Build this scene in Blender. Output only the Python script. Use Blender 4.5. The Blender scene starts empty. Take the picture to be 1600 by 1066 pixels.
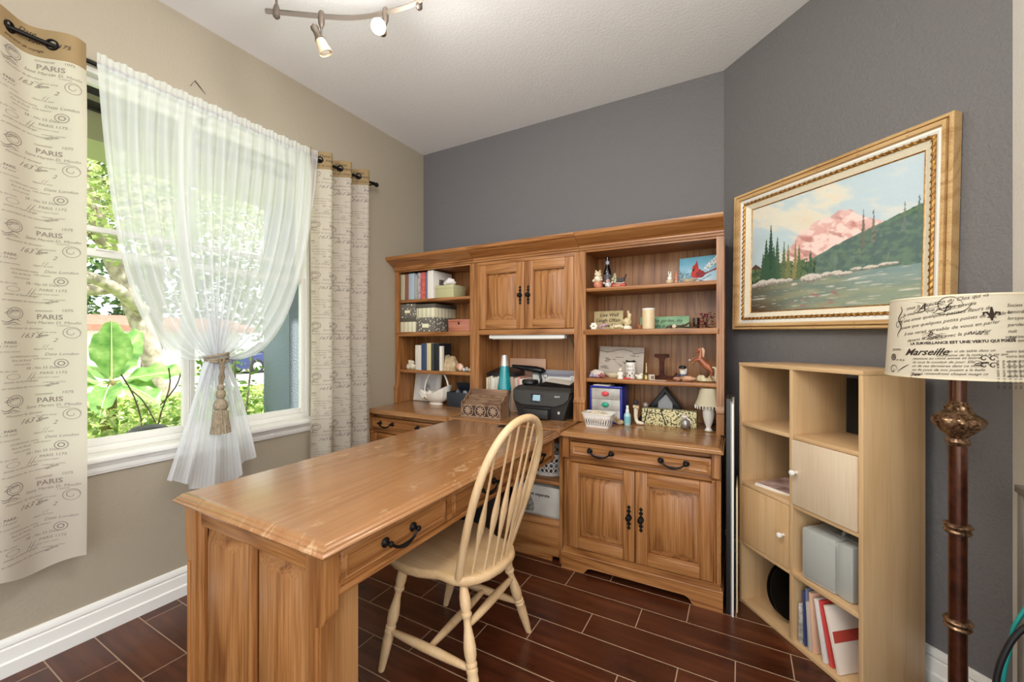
import bpy, bmesh, math, random
from mathutils import Vector, Matrix, noise
PI = math.pi
random.seed(7)
C = bpy.context.scene.collection
# ------------------------------------------------------------------ colours and materials
def lin(h):
    if isinstance(h, str):
        h = h.lstrip('#'); h = [int(h[i:i+2], 16)/255 for i in (0, 2, 4)]
    return tuple((v/12.92 if v <= .04045 else ((v+.055)/1.055)**2.4) for v in h)
def rgba(h): return (*lin(h), 1)
class NT:
    def __init__(s, name):
        s.m = bpy.data.materials.new(name); s.m.use_nodes = True
        s.t = s.m.node_tree; s.b = s.t.nodes['Principled BSDF']; s.out = s.t.nodes['Material Output']
    def n(s, typ, **kw):
        nd = s.t.nodes.new(typ)
        for k, v in kw.items():
            if k[0] == 'i' and k[1:].isdigit(): s.set(nd.inputs[int(k[1:])], v)
            elif k in nd.inputs: s.set(nd.inputs[k], v)
            else: setattr(nd, k, v)
        return nd
    def set(s, inp, v):
        if isinstance(v, bpy.types.NodeSocket): s.t.links.new(v, inp)
        elif isinstance(v, bpy.types.Node): s.t.links.new(v.outputs[0], inp)
        else: inp.default_value = v
    def math(s, op, a, b=0.0, c=0.0):
        nd = s.n('ShaderNodeMath', operation=op); s.set(nd.inputs[0], a); s.set(nd.inputs[1], b); s.set(nd.inputs[2], c); return nd.outputs[0]
    def ramp(s, fac, stops):
        r = s.n('ShaderNodeValToRGB'); s.set(r.inputs[0], fac); e = r.color_ramp.elements
        while len(e) < len(stops): e.new(.5)
        for el, (p, c) in zip(e, stops): el.position = p; el.color = rgba(c) if isinstance(c, str) else c
        return r.outputs[0]
    def mix(s, fac, a, b, mode='MIX'):
        m = s.n('ShaderNodeMix', data_type='RGBA', blend_type=mode); s.set(m.inputs[0], fac); s.set(m.inputs[6], a); s.set(m.inputs[7], b); return m.outputs[2]
    def coord(s, scale=(1, 1, 1), rand=0.0, loc=(0, 0, 0)):
        tc = s.n('ShaderNodeTexCoord'); v = tc.outputs['Object']
        if rand:
            oi = s.n('ShaderNodeObjectInfo'); r = s.math('MULTIPLY', oi.outputs['Random'], rand)
            ad = s.n('ShaderNodeVectorMath', operation='ADD'); s.set(ad.inputs[0], v); s.set(ad.inputs[1], r); v = ad.outputs[0]
        mp = s.n('ShaderNodeMapping'); s.set(mp.inputs[0], v); mp.inputs['Scale'].default_value = scale; mp.inputs['Location'].default_value = loc
        return mp.outputs[0]
    def bump(s, h, strength=.2, dist=.01):
        b = s.n('ShaderNodeBump'); b.inputs['Strength'].default_value = strength; b.inputs['Distance'].default_value = dist
        s.set(b.inputs['Height'], h); s.t.links.new(b.outputs[0], s.b.inputs['Normal'])
def mat(name, col, rough=.5, metal=0.0, spec=.5, var=None, vscale=20, bump=0, bscale=60, coat=0):
    n = NT(name); b = n.b
    b.inputs['Base Color'].default_value = rgba(col); b.inputs['Roughness'].default_value = rough
    b.inputs['Metallic'].default_value = metal; b.inputs['Specular IOR Level'].default_value = spec
    if coat: b.inputs['Coat Weight'].default_value = coat
    if var:
        nz = n.n('ShaderNodeTexNoise', Vector=n.coord(), Scale=vscale, Detail=4.0)
        n.set(b.inputs['Base Color'], n.ramp(nz.outputs[0], [(.35, col), (.65, var)]))
    if bump:
        nz = n.n('ShaderNodeTexNoise', Vector=n.coord(), Scale=bscale, Detail=3.0)
        n.bump(nz.outputs[0], bump, .004)
    return n.m
def wood(name, dark, mid, light, axis=2, fig=5.0, rough=.38, bump=.12, worn=False, spec=.5, coat=0):
    n = NT(name)
    sc = [1, 1, 1]
    sc[axis] = .085
    cn = n.n('ShaderNodeTexNoise', Vector=n.coord(tuple(sc), rand=7.0), Scale=fig, Detail=1.5, Roughness=.45)
    wv = n.math('MULTIPLY_ADD', n.math('SINE', n.math('MULTIPLY', cn.outputs[0], 78.0)), .5, .5)
    sc2 = [230, 230, 230]; sc2[axis] = 5
    nz = n.n('ShaderNodeTexNoise', Vector=n.coord(tuple(sc2), rand=3.0), Scale=1.0, Detail=2.0)
    sc3 = [14, 14, 14]; sc3[axis] = 1.2
    nb = n.n('ShaderNodeTexNoise', Vector=n.coord(tuple(sc3), rand=5.0), Scale=1.0, Detail=3.0)
    line = n.math('POWER', n.math('SUBTRACT', 1.0, wv), 3.0)
    f = n.math('ADD', n.math('MULTIPLY', nz.outputs[0], .56), n.math('MULTIPLY', nb.outputs[0], .22))
    f = n.math('SUBTRACT', n.math('ADD', f, .15), n.math('MULTIPLY', line, .145))
    colr = n.ramp(f, [(.28, dark), (.5, mid), (.75, light)])
    if worn:
        w1 = n.n('ShaderNodeTexNoise', Vector=n.coord((6, 3.2, 3)), Scale=2.6, Detail=8.0, Roughness=.72)
        w2 = n.n('ShaderNodeTexNoise', Vector=n.coord((1, 1, 1)), Scale=1.4, Detail=2.0)
        k = n.math('MULTIPLY', n.ramp(w1.outputs[0], [(.55, '#000000'), (.66, '#ffffff')]), n.ramp(w2.outputs[0], [(.42, '#000000'), (.56, '#ffffff')]))
        colr = n.mix(n.math('MULTIPLY', k, .55), colr, rgba('#dcc098'))
        n.set(n.b.inputs['Roughness'], n.math('ADD', n.math('MULTIPLY', w1.outputs[0], .22), rough-.1))
    else: n.b.inputs['Roughness'].default_value = rough
    n.set(n.b.inputs['Base Color'], colr); n.b.inputs['Specular IOR Level'].default_value = spec
    if coat: n.b.inputs['Coat Weight'].default_value = coat; n.b.inputs['Coat Roughness'].default_value = .16
    n.bump(nz.outputs[0], bump, .002)
    return n.m
def vcol_mat(name, rough=.6, spec=.4, bump=0):
    n = NT(name); a = n.n('ShaderNodeVertexColor'); a.layer_name = 'Col'
    n.set(n.b.inputs['Base Color'], a.outputs[0]); n.b.inputs['Roughness'].default_value = rough; n.b.inputs['Specular IOR Level'].default_value = spec
    if bump:
        nz = n.n('ShaderNodeTexNoise', Vector=n.coord(), Scale=bump, Detail=3.0); n.bump(nz.outputs[0], .25, .002)
    return n.m
def emit(name, col, strength):
    n = NT(name); n.b.inputs['Base Color'].default_value = rgba(col)
    n.b.inputs['Emission Color'].default_value = rgba(col); n.b.inputs['Emission Strength'].default_value = strength
    return n.m
def glassy(name, tint=(.95, .98, 1), refl=.06, rough=0.02):
    n = NT(name); t = n.n('ShaderNodeBsdfTransparent'); t.inputs[0].default_value = (*tint, 1)
    g = n.n('ShaderNodeBsdfGlossy'); g.inputs['Roughness'].default_value = rough
    m = n.n('ShaderNodeMixShader'); m.inputs[0].default_value = refl
    n.set(m.inputs[1], t); n.set(m.inputs[2], g); n.t.links.new(m.outputs[0], n.out.inputs[0]); return n.m
# ------------------------------------------------------------------ mesh builder
class MB:
    def __init__(s): s.bm = bmesh.new(); s.mi = 0; s.M = None
    def add(s, verts, faces, smooth=None):
        M = s.M; vs = [s.bm.verts.new(M @ Vector(v) if M else v) for v in verts]
        for f in faces:
            try: fc = s.bm.faces.new([vs[i] for i in f]); fc.material_index = s.mi
            except ValueError: pass
        return vs
    def box(s, x0, x1, y0, y1, z0, z1, b=0.0):
        if x0 > x1: x0, x1 = x1, x0
        if y0 > y1: y0, y1 = y1, y0
        if z0 > z1: z0, z1 = z1, z0
        v = [(x, y, z) for x in (x0, x1) for y in (y0, y1) for z in (z0, z1)]
        f = [(0, 1, 3, 2), (4, 6, 7, 5), (0, 4, 5, 1), (2, 3, 7, 6), (0, 2, 6, 4), (1, 5, 7, 3)]
        if b:
            t = bmesh.new(); vs = [t.verts.new(p) for p in v]
            for q in f: t.faces.new([vs[i] for i in q])
            b = min(b, .45*min(x1-x0, y1-y0, z1-z0))
            bmesh.ops.bevel(t, geom=list(t.edges), offset=b, segments=2, affect='EDGES', profile=.5)
            t.verts.index_update(); v = [tuple(p.co) for p in t.verts]; f = [[p.index for p in q.verts] for q in t.faces]; t.free()
        s.add(v, f); return s
    def prism(s, poly, a0, a1, axis='z'):
        n = len(poly)
        mk = {'z': lambda p, a: (p[0], p[1], a), 'y': lambda p, a: (p[0], a, p[1]), 'x': lambda p, a: (a, p[0], p[1])}[axis]
        v = [mk(p, a0) for p in poly]+[mk(p, a1) for p in poly]
        f = [tuple(range(n)), tuple(range(2*n-1, n-1, -1))]+[(i, (i+1) % n, n+(i+1) % n, n+i) for i in range(n)]
        s.add(v, f); return s
    def loft(s, rings, cap=True, closed=True):
        n = len(rings[0]); v = [p for r in rings for p in r]; f = []
        for k in range(len(rings)-1):
            for i in range(n if closed else n-1): f.append((k*n+i, k*n+(i+1) % n, (k+1)*n+(i+1) % n, (k+1)*n+i))
        if cap and closed: f.append(tuple(range(n))); f.append(tuple(range((len(rings)-1)*n+n-1, (len(rings)-1)*n-1, -1)))
        s.add(v, f); return s
    def lathe(s, prof, c=(0, 0, 0), n=20, d=(0, 0, 1), sx=1, sy=1, cap=True, mod=None):
        q = Vector((0, 0, 1)).rotation_difference(Vector(d)); c = Vector(c); rings = []
        for r, z in prof:
            ring = []
            for i in range(n):
                a = 2*PI*i/n; rr = r*(mod(a, z) if mod else 1)
                ring.append(tuple(c+q @ Vector((rr*math.cos(a)*sx, rr*math.sin(a)*sy, z))))
            rings.append(ring)
        return s.loft(rings, cap)
    def cyl(s, a, b, r, r2=None, n=14):
        a = Vector(a); b = Vector(b); return s.lathe([(r, 0), (r if r2 is None else r2, (b-a).length)], a, n, (b-a).normalized())
    def tube(s, pts, r, n=8, closed=False, flat=1.0, up=None):
        P = [Vector(p) for p in pts]; m = len(P); rings = []; prev = None
        for i in range(m):
            if closed: t = (P[(i+1) % m]-P[i-1]).normalized()
            else: t = (P[min(i+1, m-1)]-P[max(i-1, 0)]).normalized()
            if prev is None:
                u = Vector(up) if up else (Vector((0, 0, 1)) if abs(t.z) < .9 else Vector((1, 0, 0)))
            else: u = prev
            u = (u-t*u.dot(t)).normalized(); w = t.cross(u); prev = u
            rr = r[i] if isinstance(r, (list, tuple)) else r
            rings.append([tuple(P[i]+(u*math.cos(2*PI*k/n)*flat+w*math.sin(2*PI*k/n))*rr) for k in range(n)])
        if closed: rings.append(rings[0]); return s.loft(rings, cap=False)
        return s.loft(rings)
    def ball(s, c, r, n=14, m=9, jit=0.0, seed=0, nsc=3.0):
        r = (r, r, r) if not isinstance(r, (tuple, list)) else r; rings = []
        for j in range(m+1):
            ph = PI*j/m; rg = []
            for i in range(n):
                a = 2*PI*i/n; d = Vector((math.sin(ph)*math.cos(a), math.sin(ph)*math.sin(a), -math.cos(ph)))
                k = 1+jit*noise.noise(d*nsc*.5+Vector((seed*3.1, seed, 0))) if jit else 1
                if j in (0, m): d = Vector((0, 0, -1 if j == 0 else 1)); k = 1
                rg.append((c[0]+d.x*r[0]*k, c[1]+d.y*r[1]*k, c[2]+d.z*r[2]*k))
            rings.append(rg)
        s.loft(rings, cap=False); return s
    def slab(s, x0, x1, y0, y1, prof):
        return s.loft([[(x0-o, y0-o, z), (x1+o, y0-o, z), (x1+o, y1+o, z), (x0-o, y1+o, z)] for o, z in prof])
    def sweep(s, path, prof, closed=False):
        """profile (outward offset, z) along a plan path; outward is to the right of travel"""
        P = [Vector(p) for p in path]; n = len(P); rings = []
        for i in range(n):
            a = P[i]-P[i-1] if (i > 0 or closed) else None
            b = P[(i+1) % n]-P[i] if (i < n-1 or closed) else None
            na = Vector((a.y, -a.x)).normalized() if a is not None else None
            nb = Vector((b.y, -b.x)).normalized() if b is not None else None
            if na is None: m = nb
            elif nb is None: m = na
            else: m = (na+nb).normalized(); m = m/max(.2, m.dot(na))
            rings.append([(P[i].x+m.x*o, P[i].y+m.y*o, z) for o, z in prof])
        if closed: rings.append(rings[0])
        return s.loft(rings, cap=not closed)
    def grid(s, fn, nu, nv):
        v = [fn(i/nu, j/nv) for j in range(nv+1) for i in range(nu+1)]
        f = [(j*(nu+1)+i, j*(nu+1)+i+1, (j+1)*(nu+1)+i+1, (j+1)*(nu+1)+i) for j in range(nv) for i in range(nu)]
        s.add(v, f); return s
    def text(s, body, size, fn, shear=0.0, align='LEFT', bold=0.0):
        v, f = text_mesh(body, size, shear, align, bold); s.add([fn(x, y) for x, y in v], f); return s
    def build(s, name, mats, parent=None, local=False, smooth=40, recalc=True, loc=None, rot=None):
        if recalc: bmesh.ops.recalc_face_normals(s.bm, faces=list(s.bm.faces))
        off = Vector(loc) if loc else Vector((0, 0, 0))
        if parent is not None and not local:
            p = parent
            while p.parent: p = p.parent
            off = p.location.copy()
            if any(abs(a) > 1e-6 for a in p.rotation_euler): off = Vector((0, 0, 0))
        if off.length and not (loc and local): bmesh.ops.translate(s.bm, vec=-off, verts=list(s.bm.verts))
        me = bpy.data.meshes.new(name); s.bm.to_mesh(me); s.bm.free()
        for m in (mats if isinstance(mats, (list, tuple)) else [mats]): me.materials.append(m)
        if smooth:
            for p in me.polygons: p.use_smooth = True
            me.set_sharp_from_angle(angle=math.radians(smooth))
        o = bpy.data.objects.new(name, me); C.objects.link(o)
        if parent is not None: o.parent = parent
        elif loc: o.location = loc
        if rot: o.rotation_euler = rot
        return o
_tc = {}
def text_mesh(body, size, shear, align, bold):
    k = (body, size, shear, align, bold)
    if k not in _tc:
        cu = bpy.data.curves.new('t', 'FONT'); cu.body = body; cu.size = size; cu.shear = shear; cu.align_x = align; cu.resolution_u = 2; cu.offset = bold; cu.fill_mode = 'FRONT'
        o = bpy.data.objects.new('t', cu); me = bpy.data.meshes.new_from_object(o)
        _tc[k] = ([(v.co.x, v.co.y) for v in me.vertices], [tuple(p.vertices) for p in me.polygons])
        bpy.data.objects.remove(o); bpy.data.curves.remove(cu); bpy.data.meshes.remove(me)
    return _tc[k]
def thing(name, label, cat, loc=(0, 0, 0), rotz=0, group=None, rot=None):
    o = bpy.data.objects.new(name, None); C.objects.link(o); o.empty_display_size = .05
    o.location = loc; o.rotation_euler = rot or (0, 0, rotz); o['label'] = label; o['category'] = cat
    if group: o['group'] = group
    return o
def tag(o, label, cat, group=None, kind=None):
    o['label'] = label; o['category'] = cat
    if group: o['group'] = group
    if kind: o['kind'] = kind
    return o
def struct(o): o['kind'] = 'structure'; return o
def RZ(deg): return Matrix.Rotation(math.radians(deg), 4, 'Z')
def TR(x, y, z): return Matrix.Translation((x, y, z))
def fbm(x, y, z=0.0, o=4):
    a = 0; w = .5; p = Vector((x, y, z))
    for _ in range(o): a += w*noise.noise(p); p = p*2.03; w *= .5
    return a
def lerp(a, b, t): return a+(b-a)*t
def mixc(a, b, t): t = max(0, min(1, t)); return tuple(a[i]+(b[i]-a[i])*t for i in range(3))
def sstep(a, b, x): t = max(0, min(1, (x-a)/(b-a))); return t*t*(3-2*t)
def color_grid(name, w, h, nu, nv, fn, m, parent, place):
    """a flat picture: a fine grid whose vertices carry the paint colours; fn(u,v)->linear rgb, place(u*w,v*h)->xyz"""
    me = bpy.data.meshes.new(name)
    v = [place(i/nu*w, j/nv*h) for j in range(nv+1) for i in range(nu+1)]
    f = [(j*(nu+1)+i, j*(nu+1)+i+1, (j+1)*(nu+1)+i+1, (j+1)*(nu+1)+i) for j in range(nv) for i in range(nu)]
    me.from_pydata(v, [], f); ca = me.color_attributes.new('Col', 'FLOAT_COLOR', 'POINT')
    k = 0
    for j in range(nv+1):
        for i in range(nu+1): ca.data[k].color = (*fn(i/nu, j/nv), 1); k += 1
    me.materials.append(m); o = bpy.data.objects.new(name, me); C.objects.link(o)
    if parent is not None: o.parent = parent
    return o
# ------------------------------------------------------------------ camera, film
sc = bpy.context.scene
cam = bpy.data.cameras.new('camera'); cam.sensor_width = 36; cam.lens = 36*644.5/1600; cam.clip_start = .02
co = bpy.data.objects.new('camera', cam); C.objects.link(co); co.location = (0, 0, 1.25); co.rotation_euler = (PI/2, 0, math.radians(29)); sc.camera = co
sc.view_settings.view_transform = 'Standard'; sc.view_settings.look = 'None'; sc.view_settings.gamma = 1; sc.view_settings.use_curve_mapping = False
sc.view_settings.exposure = 0.24
sc.cycles.use_denoising = True; sc.cycles.max_bounces = 10; sc.cycles.diffuse_bounces = 5; sc.cycles.transparent_max_bounces = 24; sc.cycles.caustics_reflective = False; sc.cycles.caustics_refractive = False
sc.cycles.sample_clamp_indirect = 6
# ------------------------------------------------------------------ shared materials
OAK = dict(dark='#6a3b19', mid='#9c6737', light='#ba8858')
oak_z = wood('oak_z', axis=2, **OAK); oak_x = wood('oak_x', axis=0, **OAK); oak_y = wood('oak_y', axis=1, **OAK)
oak_side = wood('oak_veneer', '#8f6136', '#a07245', '#b08456', axis=2, fig=3)
top_y = wood('oak_top_y', '#90623a', '#9b6d45', '#a77a52', axis=1, fig=3, rough=.22, bump=.04, worn=True, coat=.45)
top_x = wood('oak_top_x', '#8a5c33', '#9d6f44', '#b08557', axis=0, fig=3, rough=.27, bump=.05, coat=.35)
iron = mat('black_iron', '#1d1a18', .42, .7)
white_paint = mat('white_paint', '#eceae4', .4)
black = mat('black_plastic', '#17171a', .38)
dark_gap = mat('dark_recess', '#1a120c', .8)
def wall_paint(name, col, b=.16):
    n = NT(name); nz = n.n('ShaderNodeTexNoise', Vector=n.coord(), Scale=85.0, Detail=3.0)
    n.b.inputs['Base Color'].default_value = rgba(col); n.b.inputs['Roughness'].default_value = .62; n.b.inputs['Specular IOR Level'].default_value = .35
    n.bump(n.ramp(nz.outputs[0], [(.42, '#000000'), (.62, '#ffffff')]), b, .004); return n.m
beige = wall_paint('beige_wall_paint', '#a59a87'); grey = wall_paint('slate_wall_paint', '#6d6a6a', .3)
ceil_m = wall_paint('ceiling_paint', '#f1f1f1', .12); cream_w = wall_paint('cream_wall_paint', '#d8d3ca')
def floor_material():
    n = NT('wood_look_plank_tile'); m = n.math
    tc = n.n('ShaderNodeTexCoord'); sp = n.n('ShaderNodeSeparateXYZ'); n.set(sp.inputs[0], tc.outputs['Object'])
    PW, PL = .1455, .576
    r = m('DIVIDE', m('SUBTRACT', 2.123, sp.outputs[1]), PW); row = m('FLOOR', r); fr = m('FRACT', r)
    c = m('DIVIDE', m('ADD', m('ADD', sp.outputs[0], .21), m('MULTIPLY', row, .192)), PL); cell = m('FLOOR', c); fc = m('FRACT', c)
    ey = m('MULTIPLY', m('MINIMUM', fr, m('SUBTRACT', 1.0, fr)), PW); ex = m('MULTIPLY', m('MINIMUM', fc, m('SUBTRACT', 1.0, fc)), PL)
    e = m('MINIMUM', ex, ey); g = m('LESS_THAN', e, .0021)
    cb = n.n('ShaderNodeCombineXYZ'); n.set(cb.inputs[0], m('MULTIPLY', row, 3.17)); n.set(cb.inputs[1], m('MULTIPLY', cell, 7.3))
    wn = n.n('ShaderNodeTexWhiteNoise'); n.set(wn.inputs[0], cb.outputs[0])
    ad = n.n('ShaderNodeVectorMath', operation='ADD'); n.set(ad.inputs[0], tc.outputs['Object']); n.set(ad.inputs[1], cb.outputs[0])
    mp = n.n('ShaderNodeMapping'); n.set(mp.inputs[0], ad.outputs[0]); mp.inputs['Scale'].default_value = (2.2, 26, 1)
    nz = n.n('ShaderNodeTexNoise', Vector=mp.outputs[0], Scale=1.0, Detail=5.0, Roughness=.6)
    mp2 = n.n('ShaderNodeMapping'); n.set(mp2.inputs[0], ad.outputs[0]); mp2.inputs['Scale'].default_value = (1.5, 5, 1)
    nz2 = n.n('ShaderNodeTexNoise', Vector=mp2.outputs[0], Scale=2.0, Detail=3.0)
    f = m('ADD', m('MULTIPLY', nz.outputs[0], .5), m('ADD', m('MULTIPLY', nz2.outputs[0], .42), m('MULTIPLY', wn.outputs[0], .12)))
    colr = n.ramp(f, [(.3, '#2c1208'), (.52, '#4b2312'), (.75, '#6c3b22')])
    n.set(n.b.inputs['Base Color'], n.mix(g, colr, rgba('#a98d74')))
    n.set(n.b.inputs['Roughness'], m('ADD', m('MULTIPLY', nz2.outputs[0], .2), m('ADD', .2, m('MULTIPLY', g, .4))))
    n.bump(m('ADD', m('MULTIPLY', m('SUBTRACT', 1.0, g), .6), m('MULTIPLY', nz.outputs[0], .25)), .25, .003)
    return n.m
# ------------------------------------------------------------------ room shell
H = 2.856; XL = -2.40; YB = 2.75; XC = -.087; XR = .753; YR = 1.91
b = MB(); b.box(-2.56, 3.2, -2.6, 2.9, -.1, 0); struct(b.build('floor', floor_material()))
b = MB(); b.box(-2.56, 3.2, -2.6, 2.9, H, H+.12); struct(b.build('ceiling', ceil_m))
WY0, WY1, WZ0, WZ1 = .385, 1.715, .762, 2.44
b = MB()
b.box(XL-.15, XL, -2.6, WY0, 0, H); b.box(XL-.15, XL, WY1, YB+.15, 0, H); b.box(XL-.15, XL, WY0, WY1, 0, .737); b.box(XL-.15, XL, WY0, WY1, WZ1, H)
struct(b.build('wall_left', beige))
b = MB(); b.prism([(XL, YB), (XC, YB), (XC+.062, YB+.15), (XL, YB+.15)], 0, H); struct(b.build('wall_back', grey))
b = MB(); b.prism([(XC, YB), (XR, YR), (XR+.15, YR), (XR+.15, YR+.062), (XC+.062, YB+.15)], 0, H); struct(b.build('wall_right', grey))
b = MB(); b.box(XR, XR+.15, 1.05, YR, 0, H); struct(b.build('wall_side', cream_w))
bprof = [(0, 0), (.016, 0), (.019, .05), (.012, .056), (.012, .100), (.006, .106), (.013, .113), (.013, .128), (.007, .138), (0, .14)]
b = MB(); b.sweep([(XL, 2.1), (XL, -2.6)][::-1], bprof); struct(b.build('baseboard_left', white_paint))
b = MB(); b.sweep([(XC+.012, YB-.012), (XR, YR), (XR, 1.05)], bprof); struct(b.build('baseboard_right', white_paint))
# window trim
b = MB()
b.box(-2.475, XL+.001, WY0, WY1, .738, .762)
b.box(XL, -2.345, WY0-.06, WY1+.06, .738, .764, .007)
b.box(XL, -2.375, WY0-.04, WY1+.04, .716, .738, .004); b.box(XL, -2.382, WY0-.04, WY1+.04, .692, .716, .003); b.box(XL, -2.388, WY0-.035, WY1+.035, .683, .692, .002)
for y in (.56, 1.42): b.lathe([(.006, 0), (.006, .006), (.003, .009)], (-2.382, y, .703), 10, (1, 0, 0))
struct(b.build('trim_1', white_paint))
pane = glassy('window_glass', (.98, .99, .985), .006)
def window(n, y0, y1, ta=.026, tb=.026, sa=.03, sb=.03):
    w = bpy.data.objects.new('window_%d' % n, None); C.objects.link(w); w.location = (-2.5, (y0+y1)/2, .764); w['kind'] = 'structure'
    b = MB(); xa, xb = -2.54, -2.46; t = .026
    b.box(xa, xb, y0, y0+ta, WZ0, WZ1, .003); b.box(xa, xb, y1-tb, y1, WZ0, WZ1, .003); b.box(xa, xb, y0+ta, y1-tb, WZ0, .79, .003); b.box(xa, xb, y0+ta, y1-tb, WZ1-t, WZ1, .003)
    y0 += ta-t; y1 -= tb-t
    b.build('window_frame', white_paint, w)
    b = MB(); xa, xb = -2.495, -2.468; s = .03
    b.box(xa, xb, y0+t, y0+t+sa, .79, 1.655, .003); b.box(xa, xb, y1-t-sb, y1-t, .79, 1.655, .003); b.box(xa, xb, y0+t+sa, y1-t-sb, .79, .822, .003); b.box(xa, xb+.004, y0+t+sa, y1-t-sb, 1.62, 1.655, .003)
    b.box(xb, xb+.012, (y0+y1)/2-.03, (y0+y1)/2+.03, 1.648, 1.656, .002)
    b.build('sash', white_paint, w)
    b = MB(); xa, xb = -2.53, -2.503
    b.box(xa, xb, y0+t, y0+t+sa, 1.62, WZ1-t, .003); b.box(xa, xb, y1-t-sb, y1-t, 1.62, WZ1-t, .003); b.box(xa, xb, y0+t+sa, y1-t-sb, 1.735, 1.76, .003); b.box(xa, xb, y0+t+sa, y1-t-sb, WZ1-t-s, WZ1-t, .003); b.box(xa, xb, y0+t+sa, y1-t-sb, 1.622, 1.652, .003)
    b.build('upper_sash', white_paint, w)
    b = MB(); b.box(-2.484, -2.480, y0+t+sa, y1-t-sb, .822, 1.62); b.box(-2.518, -2.514, y0+t+sa, y1-t-sb, 1.652, WZ1-t-s); b.build('pane', pane, w)
window(1, WY0, 1.045, tb=.008, sb=.018); window(2, 1.046, WY1, ta=.008, sa=.018)
# ------------------------------------------------------------------ hardware
def bail(b, c, w=.058):
    """drop pull facing -y in the builder's frame"""
    x, y, z = c
    for s in (-1, 1):
        b.lathe([(.014, 0), (.015, .003), (.009, .006), (.006, .010), (.006, .02), (.009, .023), (.009, .027), (.004, .031)], (x+s*w, y, z), 12, (0, -1, 0))
    P = []
    for i in range(15):
        t = i/14*2-1; P.append((x+t*w, y-.021-.006*math.cos(t*PI/2), z-.026*(1-abs(t)**2.6)+.002))
    b.tube(P, [.0042+.003*math.exp(-((i-7)/2.6)**2)+(.002 if i in (0, 14) else 0) for i in range(15)], 8)
def escutcheon(b, c):
    x, y, z = c
    for k, r in ((.052, .011), (.032, .013), (-.032, .013), (-.052, .011), (.014, .010), (-.014, .010)):
        b.prism([(x, z+k-r), (x+r*.9, z+k), (x, z+k+r), (x-r*.9, z+k)], y, y-.004, 'y')
    b.lathe([(.006, 0), (.006, .012), (.013, .017), (.014, .024), (.009, .03), (.003, .031)], (x, y, z), 14, (0, -1, 0))
    b.lathe([(.015, 0), (.013, .005), (.007, .006)], (x, y, z), 14, (0, -1, 0))
# ------------------------------------------------------------------ joinery
def raised(b, x0, x1, z0, z1, yf, rec=.0215, ins=.038, up=.001):
    """raised and fielded panel facing -y"""
    r = lambda o, y: [(x0+o, y, z0+o), (x1-o, y, z0+o), (x1-o, y, z1-o), (x0+o, y, z1-o)]
    b.loft([r(0, yf+rec+.004), r(0, yf+rec), r(.006, yf+rec), r(ins-.004, yf+up+.002), r(ins, yf+up), r(ins+.003, yf+up-.002)], True)
def frame(b, x0, x1, z0, z1, yf, th, fw, mz=0, mx=1, fwz=None):
    fwz = fwz or fw
    b.mi = mz; b.box(x0, x0+fw, yf, yf+th, z0, z1, .003); b.box(x1-fw, x1, yf, yf+th, z0, z1, .003)
    b.mi = mx; b.box(x0+fw, x1-fw, yf, yf+th, z0, z0+fwz, .003); b.box(x0+fw, x1-fw, yf, yf+th, z1-fwz, z1, .003)
    # inner bead
    b.mi = mx
    for (u0, u1, w0, w1) in ((x0+fw, x1-fw, z0+fwz, z0+fwz+.006), (x0+fw, x1-fw, z1-fwz-.006, z1-fwz)): b.box(u0, u1, yf+.004, yf+.018, w0, w1, .002)
    b.mi = mz
    for (u0, u1) in ((x0+fw, x0+fw+.006), (x1-fw-.006, x1-fw)): b.box(u0, u1, yf+.004, yf+.018, z0+fwz, z1-fwz, .002)
def door(parent, x0, x1, z0, z1, yf, fw, hx, hz, M=None, lab=None):
    b = MB(); b.M = M; frame(b, x0, x1, z0, z1, yf, .026, fw); d = b.build('door', [oak_z, oak_x], parent)
    b = MB(); b.M = M; raised(b, x0+fw+.003, x1-fw-.003, z0+fw+.003, z1-fw-.003, yf+.002); b.build('raised_panel', oak_z, d)
    b = MB(); b.M = M; escutcheon(b, (hx, yf, hz)); h = b.build('handle', iron, d); h['label'] = 'black iron handle'
    return d
def drawer(parent, x0, x1, z0, z1, yf, hs, M=None, m=None):
    b = MB(); b.M = M
    r = lambda o, y: [(x0+o, y, z0+o), (x1-o, y, z0+o), (x1-o, y, z1-o), (x0+o, y, z1-o)]
    b.loft([r(0, yf+.02), r(0, yf+.006), r(.004, yf+.003), r(.012, yf+.003), r(.016, yf-.001), r(.024, yf+.005), r(.03, yf+.0055)], True)
    d = b.build('drawer', m or oak_x, parent)
    for hx in hs:
        b = MB(); b.M = M; bail(b, (hx, yf+.003, (z0+z1)/2+.004)); h = b.build('handle', iron, d); h['label'] = 'black iron drop pull'
    return d
TOPP = [(-.004, .728), (.006, .728), (.012, .732), (.014, .737), (.010, .742), (.006, .7435), (.005, .747), (.003, .7485), (.000, .7495), (-.003, .7535), (-.009, .757), (-.016, .7595), (-.02, .76)]
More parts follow.
